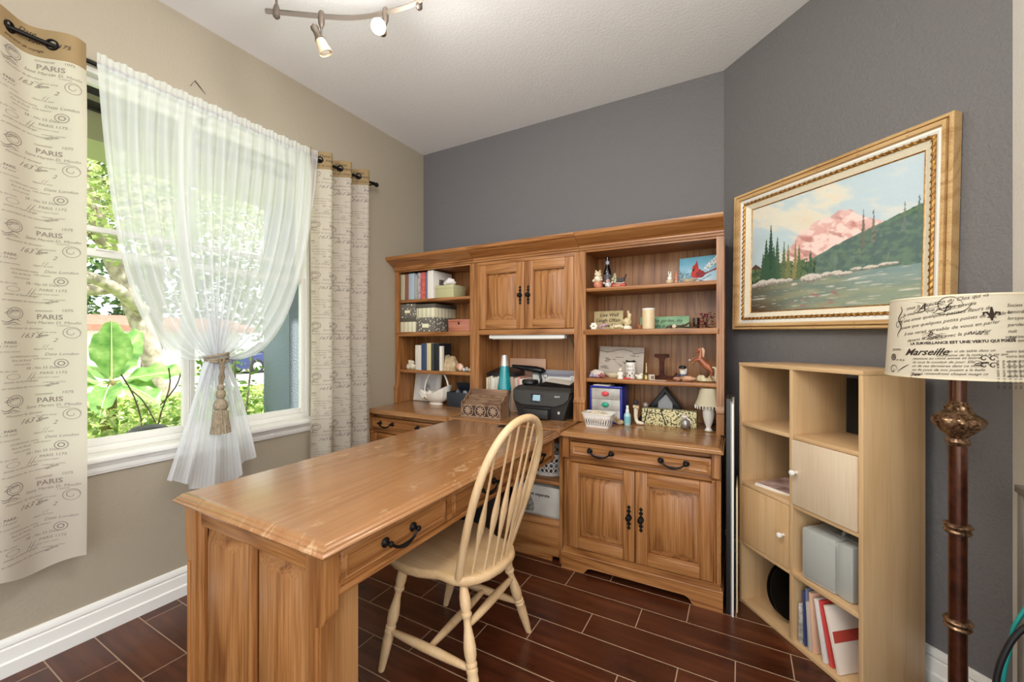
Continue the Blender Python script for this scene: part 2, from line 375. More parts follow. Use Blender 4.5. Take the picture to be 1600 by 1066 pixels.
def base_cabinet(label, x0, x1, yf, parts=(True, True), hs=(), split=None, dl=None):
    cx = (x0+x1)/2
    t = thing('oak_base_cabinet', label, 'cabinet', (cx, 2.43, 0))
    b = MB(); b.slab(x0+.014, x1-.014 if parts[1] else x1-.006, yf-.008, 2.735, TOPP); b.build('top', top_x, t)
    b = MB(); b.box(x0+.012, x0+.03, yf+.043, 2.73, .09, .728); b.build('side_panel', oak_side, t)
    b = MB(); b.box(x1-.03, x1-.012, yf+.043, 2.73, .09, .728); b.build('side_panel', oak_side, t)
    b = MB(); b.box(x0+.03, x1-.03, 2.71, 2.725, .09, .728); b.box(x0+.03, x1-.03, yf+.04, 2.71, .095, .11); b.build('carcass', oak_side, t)
    # face frame with stepped pilasters
    b = MB(); fz = yf+.034
    b.box(x0+.012, x0+.05, fz, fz+.02, .09, .728, .002); b.box(x1-.05, x1-.012, fz, fz+.02, .09, .728, .002)
    b.mi = 1; b.box(x0+.05, x1-.05, fz, fz+.02, .70, .728, .002); b.box(x0+.05, x1-.05, fz, fz+.02, .588, .622, .002); b.box(x0+.05, x1-.05, fz, fz+.02, .09, .132, .002)
    b.build('face_frame', [oak_z, oak_x], t)
    for xa in (x0+.012, x1-.05):
        b = MB(); b.prism([(fz, .095), (fz-.018, .095), (fz-.018, .60), (fz-.032, .615), (fz-.032, .728), (fz, .728)], xa, xa+.036, 'x')
        for k in (.011, .025): b.cyl((xa+k, fz-.018, .1), (xa+k, fz-.018, .595), .0055, n=10)
        b.build('pilaster', oak_z, t)
    b = MB()
    b.mi = 0; b.box(x0+.014, x1-.014, yf+.006, yf+.036, .078, .126); b.sweep([(x0+.03, 2.73), (x0+.03, yf+.03), (x1-.03, yf+.03), (x1-.03, 2.73)], [(0, .084), (.026, .084), (.028, .092), (.022, .097), (.022, .105), (.016, .112), (.016, .118), (.008, .126), (0, .126)])
    w = x1-x0; a0, a1 = x0+w*.19, x1-w*.19
    arch = [(x0+.004, 0), (a0-.03, 0), (a0-.018, .006), (a0, .03), (a0+.02, .036), (a1-.02, .036), (a1, .03), (a1+.018, .006), (a1+.03, 0), (x1-.004, 0), (x1-.004, .084), (x0+.004, .084)]
    b.prism(arch, yf+.004, yf+.024, 'y'); b.box(x0+.004, x0+.02, yf+.024, 2.72, 0, .084); b.box(x1-.02, x1-.004, yf+.024, 2.72, 0, .084)
    b.build('plinth', oak_x, t)
    b = MB(); b.box(x0+.03, x1-.03, yf+.09, yf+.1, 0, .084); b.build('toe_board', dark_gap, t)
    drawer(t, x0+.052, x1-.052, .622, .70, yf+.006, hs)
    mid = (x0+x1)/2
    door(t, x0+.043, mid-.002, .128, .587, yf+.008, .058, mid-.03, .352); door(t, mid+.002, x1-.043, .128, .587, yf+.008, .058, mid+.03, .352)
    return t
YF = 2.117
base_cabinet('oak base cabinet with two paneled doors facing the open plank floor', -.868, -.067, YF, hs=(-.645, -.285))
base_cabinet('oak base cabinet in the window corner, mostly hidden behind the big desk', -2.395, -1.64, YF, hs=(-2.195, -1.845))
# centre bookcase under the middle hutch
t = thing('oak_knee_bookcase', 'low oak open bookcase behind the desk holding the plastic basket and a white carton', 'bookcase', (-1.25, 2.43, 0))
b = MB(); b.slab(-1.64+.002, -.868-.002, YF+.001, 2.735, [(0, .728), (0, .7585), (-.0015, .76)]); b.build('top', top_x, t)
for xa, xb in ((-1.62, -1.602), (-.892, -.872)):
    b = MB(); b.box(xa, xb, 2.16, 2.73, 0, .728); b.build('side_panel', oak_z, t)
b = MB(); b.box(-1.602, -.892, 2.715, 2.73, 0, .728); b.build('back_panel', oak_side, t)
b = MB(); b.box(-1.602, -.892, 2.17, 2.715, .428, .448, .003); b.build('shelf', oak_x, t)
b = MB(); b.box(-1.602, -.892, 2.18, 2.715, .2, .22); b.build('shelf', oak_x, t)
b = MB(); b.box(-1.602, -.892, 2.155, 2.178, .03, .236, .004); b.box(-1.602, -.94, 2.16, 2.178, 0, .03); b.build('front_panel', oak_x, t)
# ------------------------------------------------------------------ the desk
t = thing('oak_desk', 'large oak desk with a worn top and raised panel end in mid room', 'desk', (-1.23, 1.37, 0))
DX0, DX1, DY0, DY1 = -1.60, -.857, .63, 2.114
b = MB(); b.slab(DX0+.014, DX1-.014, DY0+.014, DY1-.014, [(o if o < 0 or True else o, z) for o, z in TOPP]); b.build('top', top_y, t)
def post(name, xs, y0, y1, s):
    """stepped corner post: upper block stands proud on side s"""
    b = MB(); xo = xs
    b.prism([(xo, 0), (xo-s*.05, 0), (xo-s*.05, .728), (xo+s*.018, .728), (xo+s*.018, .575), (xo+s*.012, .555), (xo, .54)], y0, y1, 'y')
    b.cyl((xo-s*.012, y0-.001, .05), (xo-s*.012, y0-.001, .54), .006, n=10)
    return b.build('corner_post', oak_z, t)
post('p', -1.571, .662, .70, -1); post('p', -.907, .662, .70, 1)
b = MB(); frame(b, -1.525, -.953, .08, .728, .668, .022, .022, 0, 1, .062)
b.mi = 0; b.box(-1.262, -1.222, .668, .69, .142, .666, .003)
b.mi = 1; b.box(-1.58, -.90, .655, .69, 0, .08, .004)
ep = b.build('end_panel', [oak_z, oak_x], t)
b = MB(); raised(b, -1.50, -1.264, .144, .664, .672, .0175, .040, -.003); b.build('raised_panel', oak_z, ep)
b = MB(); raised(b, -1.22, -.978, .144, .664, .672, .0175, .040, -.003); b.build('raised_panel', oak_z, ep)
b = MB(); b.box(-.935, -.918, .70, .785, 0, .60); b.box(-1.56, -1.545, .70, .785, 0, .60); b.box(-1.545, -.935, .77, .785, 0, .60); b.build('inner_panel', oak_side, t)
b = MB(); b.box(-.918, -.903, .70, 2.11, .71, .728); b.box(-.918, -.896, .70, 2.11, .598, .615, .003)
for y in (.70, 1.168, 1.652, 2.09): b.box(-.918, -.900, y-.012 if y > .7 else y, y+.014, .615, .728)
b.box(-1.575, -1.555, .70, 2.11, .598, .728)
b.box(-1.555, -.918, .78, 2.1, .6, .608); b.build('apron', oak_y, t)
RM = Matrix.Rotation(PI/2, 4, 'Z')   # -y facing joinery turned to face +x : (x,y)->(-y,x)
for (y0, y1) in ((.716, 1.154), (1.184, 1.638), (1.668, 2.076)):
    drawer(t, y0, y1, .616, .709, .900-.002, [(y0+y1)/2 if y0 > .8 else .925], RM, oak_y)
for y in (2.07,):
    b = MB(); b.box(-1.575, -1.53, 2.06, 2.112, 0, .728, .003); b.build('leg', oak_z, t)
b = MB(); b.lathe([(.033, .7602), (.033, .7625), (.029, .764), (.012, .764)], (-1.19, 2.045, 0), 24); b.box(-1.19, -1.165, 2.04, 2.055, .764, .7655); g = b.build('cable_grommet', black, t); g['label'] = 'black plastic cable grommet'
# ------------------------------------------------------------------ the hutches
CROWN = [(0, 1.80), (.010, 1.80), (.012, 1.812), (.018, 1.815), (.018, 1.824), (.026, 1.83), (.040, 1.838), (.066, 1.856), (.082, 1.862), (.086, 1.868), (.098, 1.872), (.104, 1.882), (.104, 1.894), (0, 1.894)]
YH = 2.41
def hutch(label, x0, x1, shelves, left=False, right=False, centre=False):
    cx = (x0+x1)/2; t = thing('oak_hutch', label, 'hutch', (cx, 2.56, .76))
    sw = .036
    b = MB()
    b.box(x0, x0+.02, YH+.02, 2.735, .76, 1.80); b.build('side_panel', oak_z, t)
    b = MB(); b.box(x1-.02, x1, YH+.02, 2.735, .76, 1.80); b.build('side_panel', oak_z, t)
    b = MB(); b.box(x0+.02, x1-.02, 2.715, 2.73, .76, 1.80); b.build('back_panel', oak_z, t)
    b = MB()
    for xa in (x0, x1-sw):
        b.prism([(YH+.02, .7605), (YH-.012, .7605), (YH-.012, .868), (YH-.016, .872), (YH-.016, .882), (YH-.004, .898), (YH, .91), (YH, 1.80), (YH+.02, 1.80)], xa, xa+sw, 'x')
        b.box(xa+.009, xa+.012, YH-.002, YH, .91, 1.79); b.box(xa+sw-.012, xa+sw-.009, YH-.002, YH, .91, 1.79)
    b.mi = 1; b.box(x0+sw, x1-sw, YH, YH+.02, 1.788 if not centre else 1.776, 1.80, .001)
    if centre: b.box(x0+sw, x1-sw, YH, YH+.02, 1.292, 1.328, .003)
    b.build('face_frame', [oak_z, oak_x], t)
    b = MB(); fl = [(x0, YH), (x1, YH)]
    if left: fl = [(x0, 2.735)]+fl
    if right: fl = fl+[(x1, 2.735)]
    b.sweep(fl, CROWN); b.box(x0, x1, YH, 2.735, 1.80, 1.815); b.build('cornice', oak_x, t)
    for (z0, z1, yf, bv) in shelves:
        b = MB(); b.box(x0+.021, x1-.021, yf, 2.714, z0, z1, bv); b.build('shelf', oak_x, t)
    return t
SH = [(1.548, 1.572, YH+.006, .008), (1.287, 1.319, YH-.002, .003), (1.000, 1.026, YH+.012, .010)]
hutch('oak hutch of open shelves in the window corner, holding books and photo boxes', -2.395, -1.64, SH, left=False)
hc = hutch('oak hutch with a pair of closed doors above the printer', -1.638, -.862, [(1.292, 1.318, YH+.02, .002)], centre=True)
hutch('oak hutch of open shelves beside the mountain painting, holding figurines', -.860, -.075, SH, right=False)
door(hc, -1.600, -1.2425, 1.331, 1.774, YH-.004, .058, -1.272, 1.552); door(hc, -1.2395, -.900, 1.331, 1.774, YH-.004, .058, -1.212, 1.552)
lamp_w = emit('warm_tube', '#fff4e0', .35)
t = thing('under_cabinet_light', 'slim white strip light fixed under the closed oak doors', 'light', (-1.24, 2.46, 1.262))
b = MB(); b.box(-1.53, -.97, 2.43, 2.50, 1.266, 1.2915, .004); b.build('housing', white_paint, t)
b = MB(); b.box(-1.51, -.99, 2.44, 2.49, 1.262, 1.268, .002); b.build('diffuser', mat('opal', '#f2efe6', .3), t)
b = MB(); b.tube([(-.965, 2.47, 1.278), (-.945, 2.475, 1.27), (-.93, 2.49, 1.22), (-.915, 2.52, 1.1), (-.908, 2.56, .98), (-.91, 2.6, .85), (-.92, 2.62, .763)], .0028, 6); b.build('cord', black, t)
# ------------------------------------------------------------------ Windsor chair
pale = wood('pale_maple', '#c9a577', '#d3b287', '#dcbf97', axis=2, fig=3, rough=.42, bump=.04)
pale_y = wood('pale_maple_seat', '#c39f70', '#d0ae82', '#dcbf97', axis=1, fig=3, rough=.4, bump=.04)
ct = thing('windsor_chair', 'pale wooden bow-back chair with turned legs pulled up to the desk drawers', 'chair', (-.975, 1.335, 0), math.radians(-97))
def bld(b, n, m=pale, p=ct, **k): return b.build(n, m, p, local=True, **k)
half = [(-.212, .0), (-.214, .10), (-.208, .165), (-.185, .203), (-.14, .217), (-.08, .218), (-.02, .206), (.02, .186), (.05, .172), (.085, .170), (.12, .166), (.155, .148), (.185, .115), (.203, .07), (.21, .0)]
def outline(o): 
    R = [(x-(o if x > .02 else 0), y+(o if y < -.17 else (-o if y > .17 else 0))) for y, x in half]
    return R+[(-x, y) for x, y in R[-2:0:-1]]
b = MB(); rings = []
for o, z in ((.022, .392), (.006, .394), (0, .402), (0, .416), (.004, .424), (.012, .427)): rings.append([(x, y, z) for x, y in outline(o)])
b.loft(rings, True); bld(b, 'seat', pale_y, smooth=50)
LEGP = [(0, .012), (.04, .015), (.10, .019), (.16, .0195), (.20, .017), (.215, .015), (.222, .019), (.24, .0195), (.255, .015), (.275, .0125), (.33, .0135), (.40, .018), (.47, .0215), (.53, .0205), (.575, .016), (.583, .0195), (.603, .0195), (.612, .0155), (.622, .0195), (.645, .020), (.66, .0175), (.70, .0195), (.85, .0165), (.985, .0125), (1, .0115)]
TOP = {(1, -1): (.165, -.135), (-1, -1): (-.165, -.135), (1, 1): (.132, .138), (-1, 1): (-.132, .115)}
FT = {(1, -1): (.233, -.19), (-1, -1): (-.19, -.272), (1, 1): (.185, .25), (-1, 1): (-.272, .145)}
def legpt(k, t): return Vector((lerp(TOP[k][0], FT[k][0], t), lerp(TOP[k][1], FT[k][1], t), lerp(.396, 0, t)))
for k in TOP:
    a, e = legpt(k, 0), legpt(k, 1); L = (e-a).length
    b = MB(); b.lathe([(r, s*L) for s, r in LEGP], a, 16, (e-a).normalized()); bld(b, 'leg')
    # foot trimmed to the floor by a small level glide
def stretcher(a, e, r0=.009, r1=.0165):
    b = MB(); a = Vector(a); e = Vector(e); b.tube([a.lerp(e, i/12) for i in range(13)], [lerp(r0, r1, math.sin(PI*i/12)**.8) for i in range(13)], 10); bld(b, 'stretcher')
sl, sr = (legpt((-1, -1), .63), legpt((-1, 1), .63)), (legpt((1, -1), .63), legpt((1, 1), .63))
stretcher(*sl); stretcher(*sr); stretcher(sl[0].lerp(sl[1], .5), sr[0].lerp(sr[1], .5)); stretcher(legpt((-1, 1), .32), legpt((1, 1), .32))
# bow
def bow(t):
    """t 0..1 from one seat socket over the top to the other"""
    s = 2*t-1; a = abs(s)
    P = [(1.0, .150, .42), (.86, .166, .53), (.72, .178, .64), (.58, .180, .75), (.44, .164, .85), (.30, .124, .925), (.15, .066, .968), (0, 0, .98)]
    for (a1, x1, z1), (a0, x0, z0) in zip(P, P[1:]):
        if a <= a1 and a >= a0: k = (a-a0)/(a1-a0); x, z = lerp(x0, x1, k), lerp(z0, z1, k); break
    return (math.copysign(x, s) if x else 0, .132+(z-.42)*.32, z)
raw = [bow(i/60) for i in range(61)]
def smoothp(P, it=6):
    P = [Vector(p) for p in P]
    for _ in range(it): P = [P[0]]+[(P[i-1]+2*P[i]+P[i+1])/4 for i in range(1, len(P)-1)]+[P[-1]]
    return P
BW = smoothp(raw); b = MB(); b.tube(BW, .0148, 10, up=(0, 1, 0), flat=.95); bld(b, 'bow', smooth=70)
for i in range(6):
    s = (i-2.5)/2.5; xb, yb = s*.108, .188-.030*s*s
    # top on the bow at the matching fraction
    target = s*.128; best = min((p for p in BW if p.z > .62), key=lambda p: abs(p.x-target))
    a = Vector((xb, yb, .422)); e = Vector(best)-Vector((0, 0, .004)); e.y -= .0
    b = MB(); L = (e-a).length; P = []; R = []
    for k in range(21):
        t = k/20; P.append(a.lerp(e, t)); g = math.exp(-((t-.40)/.14)**2); R.append((.0064+.0115*g if True else 0))
    b.tube(P, R, 10, up=(0, 1, 0), flat=.5); bld(b, 'spindle', smooth=60)
# ------------------------------------------------------------------ curtain rod
RX, RZ_ = -2.30, 2.378
t = thing('curtain_rod', 'long dark iron curtain rod above the window', 'curtain rod', (XL, 1.0, RZ_))
b = MB(); b.cyl((RX, -.3, RZ_), (RX, 2.10, RZ_), .0085, n=12); b.build('rod', iron, t)
b = MB(); b.lathe([(.0085, 0), (.013, .002), (.013, .008), (.008, .012), (.009, .018), (.015, .024), (.016, .034), (.010, .044), (.004, .05)], (RX, 2.10, RZ_), 16, (0, 1, 0)); b.build('finial', iron, t)
for y in (2.088, 1.07):
    b = MB(); b.cyl((XL+.001, y, RZ_-.012), (RX, y, RZ_-.012), .005); b.lathe([(.022, 0), (.022, .004), (.012, .008)], (XL+.0005, y, RZ_-.012), 16, (1, 0, 0)); b.build('bracket', iron, t)
# ------------------------------------------------------------------ printed drapes
def cloth(name, col, trans, rough=.9, weave=True):
    n = NT(name); n.b.inputs['Base Color'].default_value = rgba(col); n.b.inputs['Roughness'].default_value = rough; n.b.inputs['Specular IOR Level'].default_value = .1
    tl = n.n('ShaderNodeBsdfTranslucent'); tl.inputs[0].default_value = rgba(col); m = n.n('ShaderNodeMixShader'); m.inputs[0].default_value = trans
    n.set(m.inputs[1], n.b); n.set(m.inputs[2], tl); n.t.links.new(m.outputs[0], n.out.inputs[0])
    if weave:
        nz = n.n('ShaderNodeTexNoise', Vector=n.coord((1, 1, 1)), Scale=400.0, Detail=2.0); n.bump(nz.outputs[0], .15, .001)
    return n.m
linen = cloth('printed_linen', '#e3dacb', .52); burlap = cloth('burlap_band', '#9a835f', .12)
ink = mat('faded_ink', '#8b8076', .9, spec=.1); ink_dark = mat('dark_ink', '#3a3029', .9, spec=.1); ink_mid = mat('brown_ink', '#5e5044', .9, spec=.1)
def circ(b, fn, cx, cy, r, w=.0022, n=28, sq=1.0):
    v = []
    for i in range(n):
        a = 2*PI*i/n; v += [fn(cx+r*math.cos(a), cy+r*sq*math.sin(a)), fn(cx+(r-w)*math.cos(a), cy+(r-w)*sq*math.sin(a))]
    b.add(v, [(2*i, 2*i+1, (2*i+3) % (2*n), (2*i+2) % (2*n)) for i in range(n)])
def stroke(b, fn, pts, w=.0025):
    v = []; m = len(pts)
    for i, (x, y) in enumerate(pts):
        x0, y0 = pts[max(0, i-1)]; x1, y1 = pts[min(m-1, i+1)]; L = math.hypot(x1-x0, y1-y0) or 1; k = w*(.35+.65*math.sin(PI*i/(m-1)))*.5
        v += [fn(x-(y1-y0)/L*k, y+(x1-x0)/L*k), fn(x+(y1-y0)/L*k, y-(x1-x0)/L*k)]
    b.add(v, [(2*i, 2*i+1, 2*i+3, 2*i+2) for i in range(m-1)])
def flourish(b, fn, x, y, s, w=.0025):
    stroke(b, fn, [(x+s*(.5*k/12+.25*math.sin(k*.9)), y+s*.18*math.cos(k*.75)*(1-k/16)) for k in range(13)], w)
def spiral(b, fn, x, y, r, w=.002, turns=2.2):
    stroke(b, fn, [(x+r*(1-k/30)*math.cos(k/26*2*PI*turns/2), y+r*(1-k/30)*math.sin(k/26*2*PI*turns/2)) for k in range(27)], w)
def script_block(b, fn, x0, z0, wide):
    """one repeat (0.315 m) of the French postcard print, drawn downward from z0"""
    T = lambda s, x, z, size, sh=.35, bold=0: b.text(s, size, lambda u, v: fn(x0+x+u, z0+z+v), sh, 'LEFT', bold)
    circ(b, fn, x0+.045, z0-.018, .022); circ(b, fn, x0+.045, z0-.018, .015, .0014); flourish(b, fn, x0+.02, z0-.012, .06)
    T('souvenir', .10, -.006, .013); T('1075', .165, -.004, .014, .1)
    T('PARIS', .105, -.034, .026, 0, .0004); T('Saint Martin D. Moulin', .075, -.052, .015, .2)
    stroke(b, fn, [(x0+.01+.006*k, z0-.045-.010*math.sin(k*.8)*.6) for k in range(9)], .004); stroke(b, fn, [(x0+.012+.006*k, z0-.054-.004*math.sin(k)) for k in range(9)], .003)
    T('Monsieur le docteur', .02, -.074, .012, .5); spiral(b, fn, x0+.19, z0-.085, .020); circ(b, fn, x0+.19, z0-.085, .022, .0016)
    T('163 5', .055, -.105, .026, .55); flourish(b, fn, x0+.105, z0-.098, .05)
    T('. PARIS .', .01, -.127, .013, 0, .0003); T('2', .145, -.120, .02, .4); T('( (', .12, -.140, .014, .6)
    T('depart le soir', .095, -.150, .0095, .4)
    T('Date London', .125, -.172, .015, .3); T('cordialement votre', .03, -.176, .010, .5); T('Rue de Rivoli', .035, -.191, .010, .3)
    circ(b, fn, x0+.165, z0-.203, .017); circ(b, fn, x0+.165, z0-.203, .009, .003); T('carte postale', .04, -.205, .009, .1)
    T('58 - No 55 Dale', .075, -.222, .013, .1); T('. PARIS 1175', .105, -.243, .014, .1)
    stroke(b, fn, [(x0+.075, z0-.268), (x0+.085, z0-.25), (x0+.094, z0-.234)], .002); stroke(b, fn, [(x0+.085, z0-.268), (x0+.096, z0-.248), (x0+.104, z0-.234)], .002)
    circ(b, fn, x0+.04, z0-.245, .018, .0016, sq=.55); T('amitie et bon voyage', .015, -.268, .011, .5); T('ma chere amie', .10, -.086, .009, .5); T('de la poste', .015, -.060, .008, .4); T('le 14 avril', .0, -.140, .012, .5); T('a bientot', .155, -.060, .008, .3); T('je vous envoie', .005, -.158, .009, .45); T('mille baisers', .095, -.186, .009, .45); T('villa des roses', .0, -.228, .009, .3); T('et de tout mon coeur', .085, -.257, .0085, .45); T('avec mes amities', .12, -.276, .008, .4)
    T('en attendant de vos nouvelles', .01, -.289, .0105, .45); flourish(b, fn, x0+.13, z0-.283, .05)
def drape(name, label, y0, y1, xf, zb, zt, groms, xs):
    t = thing(name, label, 'curtain', (RX, (y0+y1)/2, zb))
    zband = zt-.108
    for part, za, zc, m in (('panel', zb, zband, linen), ('header_band', zband, zt, burlap)):
        b = MB(); n = 150
        b.grid(lambda u, v: (xf(lerp(y0, y1, u), lerp(za, zc, v)), lerp(y0, y1, u)+.0*v, lerp(za, zc, v)+(.012*math.sin(u*21)*(1-v) if part == 'panel' and v < .02 else 0)), n, 60 if part == 'panel' else 24)
        if part == 'header_band': bmesh.ops.delete(b.bm, geom=[f for f in b.bm.faces if any(math.hypot(f.calc_center_median().y-g, f.calc_center_median().z-RZ_) < .0165 for g in groms)], context='FACES')
        b.build(part, m, t, smooth=180, recalc=False)
    for part, za, zc in (('lining', zb+.03, zt-.02),):
        pass
    fn = lambda y, z: (xf(y, z)+.0022, y, z)
    b = MB(); z = zband-.012
    while z > zb+.04:
        for xo in xs: script_block(b, fn, xo, z, .2)
        z -= .315
    b.build('print', ink_mid if False else ink, t, smooth=0, recalc=False)
    b = MB()
    for xo in xs:
        b.text('Date', .022, lambda u, v: fn(xo+.06+u, zt-.035+v), .4); b.text('PARIS 1175', .02, lambda u, v: fn(xo+.085+u, zt-.062+v), .3); flourish(b, fn, xo+.02, zt-.05, .06); b.text('souvenir de voyage', .013, lambda u, v: fn(xo+.02+u, zt-.09+v), .4)
    b.build('band_print', ink_dark, t, smooth=0, recalc=False)
    for gy in groms:
        b = MB(); s = .5; dx = (xf(gy+.01, zt-.05)-xf(gy-.01, zt-.05)); nrm = Vector((.02, -dx, 0)).normalized()
        if nrm.x < 0: nrm = -nrm
        b.lathe([(.0150, -.003), (.0205, -.003), (.0215, 0), (.0205, .004), (.0150, .004), (.0142, 0), (.0150, -.003)], (xf(gy, RZ_), gy, RZ_), 26, tuple(nrm), cap=False); g = b.build('grommet', iron, t); g['label'] = 'dark metal grommet'
    return t
def xl(y, z):
    k = sstep(1.9, 2.4, z); a = .035*k+.022*(1-k)
    return -2.293+a*math.sin(2*PI*(y-.525-.03*(1-k))/.21)+(1-k)*(.012*math.sin(2*PI*y/.33+z)+.008*math.sin(z*3+y*9))
drape('drape', 'printed script drape at the near end of the rod, over bare wall and baseboard', -.12, .614, xl, .39, 2.432, (.42, .525), (-.07, .155, .385))
def xr(y, z):
    k = sstep(1.0, 2.4, z); p = (y-1.665)/.148
    f = p-math.floor(p); s = math.sin(2*PI*(f**(1.25)))
    return -2.29+(.030+.014*k)*s+(1-k)*.008*math.sin(z*2.2+y*7)
drape('drape', 'printed script drape falling between the window and the corner cabinet', 1.588, 2.085, xr, .39, 2.43, (1.665, 1.813, 1.961), (1.60, 1.735, 1.88))
# ------------------------------------------------------------------ sheer
def sheer_mat():
    n = NT('white_voile'); t = n.n('ShaderNodeBsdfTransparent'); d = n.n('ShaderNodeBsdfDiffuse'); l = n.n('ShaderNodeBsdfTranslucent')
    d.inputs[0].default_value = (.9, .91, .92, 1); l.inputs[0].default_value = (.92, .93, .95, 1)
    m1 = n.n('ShaderNodeMixShader'); m1.inputs[0].default_value = .55; n.set(m1.inputs[1], d); n.set(m1.inputs[2], l)
    uv = n.n('ShaderNodeVertexColor'); uv.layer_name = 'Col'; sp = n.n('ShaderNodeSeparateColor'); n.set(sp.inputs[0], uv.outputs[0])
    st = n.math('GREATER_THAN', n.math('FRACT', n.math('MULTIPLY', sp.outputs[0], 46.0)), .62)
    m2 = n.n('ShaderNodeMixShader'); n.set(m2.inputs[0], n.math('MULTIPLY_ADD', st, .07, .71)); n.set(m2.inputs[1], t); n.set(m2.inputs[2], m1)
    n.t.links.new(m2.outputs[0], n.out.inputs[0]); return n.m
voile = sheer_mat()
def bez(a, b, c, d, t):
    u = 1-t; return tuple(u**3*a[i]+3*u*u*t*b[i]+3*u*t*t*c[i]+t**3*d[i] for i in range(2))
TY, TZ = 1.08, 1.165
def sheer_pt(s, t):
    """s across 0..1, t down: 0 rod, .62 tie, 1 hem"""
    e = 2*s-1; w = abs(e)**1.6
    ty = TY+(s-.5)*.075
    if t <= .62:
        q = t/.62; y0 = .648+s*1.0
        A = (.69, 1.6) if s < .5 else (1.60, 1.72); B = (.75, 1.09) if s < .5 else (1.43, 1.06)
        mA = lerp(y0, ty, .25); mB = lerp(y0, ty, .82)
        p = bez((y0, RZ_), (lerp(mA, A[0], w), lerp(1.95, A[1], w)), (lerp(mB, B[0], w), lerp(1.50, B[1], w)), (ty, TZ), q)
        amp = lerp(.010, .030, math.sin(q*PI/2))*(1-.35*w*q); fr = 17
        x = RX+.002+.013*(1-q)**6+amp*(.35+.65*min(1, q*6))*math.sin(2*PI*fr*s+.8*math.sin(5*s))+.010*q*math.sin(2*PI*5*s+2)+.035*math.sin(PI*q)*w*.6
        return (x+.012*q, p[0], p[1])
    q = (t-.62)/.38
    if s < .33: by, bz = lerp(.862, .965, s/.33), lerp(.630, .575, s/.33)
    elif s < .72: by, bz = lerp(.965, 1.16, (s-.33)/.39), lerp(.545, .53, (s-.33)/.39)
    else: by, bz = lerp(1.16, 1.262, (s-.72)/.28), lerp(.56, .668, (s-.72)/.28)
    f = q**.85; y = lerp(ty, by, f); z = lerp(TZ, bz, q)
    x = RX+.014+.030*(1-q)**1.5*math.sin(2*PI*17*s+.8*math.sin(5*s))+.034*q**.7*math.sin(2*PI*4.4*s+.6+.8*math.sin(7*s))+.006*q*math.sin(2*PI*11*s)+.03*q
    return (x+.02*math.sin(PI*q), y, z)
t = thing('sheer_curtain', 'white sheer curtain gathered into a tied waist in front of the window', 'sheer curtain', (RX, TY, .55))
def sheer(name, f, nu, nv):
    me = bpy.data.meshes.new(name); v = []; cs = []
    for j in range(nv+1):
        for i in range(nu+1): p = Vector(f(i/nu, j/nv))-t.location; v.append(tuple(p)); cs.append(i/nu)
    me.from_pydata(v, [], [(j*(nu+1)+i, j*(nu+1)+i+1, (j+1)*(nu+1)+i+1, (j+1)*(nu+1)+i) for j in range(nv) for i in range(nu)])
    ca = me.color_attributes.new('Col', 'FLOAT_COLOR', 'POINT')
    for k, c in enumerate(cs): ca.data[k].color = (c, 0, 0, 1)
    for p in me.polygons: p.use_smooth = True
    me.materials.append(voile); o = bpy.data.objects.new(name, me); C.objects.link(o); o.parent = t; return o
sheer('panel', sheer_pt, 330, 90)
sheer('ruffled_header', lambda s, v: (RX+.013+.004*math.sin(2*PI*lerp(46, 46, v)*s+math.sin(19*s)*1.2)*(.5+.7*abs(v-.45)), .648+s*1.0, RZ_-.014+v*.058+.004*math.sin(s*90)*v), 500, 6)
# tie back and tassel
taupe = mat('tassel_cord', '#a2947f', .8, spec=.2, var='#877960', vscale=90); taupe_d = mat('tassel_cord_dark', '#85775f', .8, spec=.2)
t = thing('tassel_tieback', 'taupe rope tie with a long tassel around the waist of the sheer', 'tassel', (-2.25, TY, 1.16))
b = MB()
for k in (0, 1, 2):
    b.tube([(-2.285+.045*math.cos(a), TY+.005+.05*math.sin(a), TZ-.008+.011*k-.01*math.cos(a+k)) for a in [2*PI*i/20 for i in range(20)]], .006, 6, closed=True)
b.build('rope', taupe, t)
xt = -2.228
b = MB(); b.tube([(xt, TY+.012, 1.16), (xt+.004, TY-.004, 1.12), (xt+.002, TY+.006, 1.075), (xt, TY-.004, 1.03)], .007, 6); b.tube([(xt, TY-.012, 1.16), (xt+.004, TY+.008, 1.12), (xt+.002, TY-.008, 1.075), (xt, TY-.004, 1.03)], .007, 6); b.build('cord', taupe_d, t)
yt = TY-.004
b = MB(); b.lathe([(.006, 1.04), (.014, 1.03), (.016, 1.02), (.012, 1.012), (.018, 1.004), (.021, .99), (.019, .975), (.013, .968), (.02, .96), (.028, .948), (.031, .93), (.026, .915), (.022, .912)], (xt, yt, 0), 18); b.build('head', taupe, t)
b = MB(); b.lathe([(.022, .915), (.030, .905), (.033, .87), (.036, .84), (.040, .805), (.041, .80)], (xt, yt, 0), 64, mod=lambda a, z: 1+.07*math.sin(a*21+z*30)+.03*math.sin(a*9)); b.build('fringe', taupe, t)
b = MB(); b.tube([(XL+.004, 1.02, 2.52), (XL+.004, 1.04, 2.56), (XL+.004, 1.085, 2.515), (XL+.004, 1.04, 2.555)], .0012, 5); tag(b.build('picture_hook_wire', iron, None), 'thin bent wire loop on the beige wall above the sheer', 'wire hook')
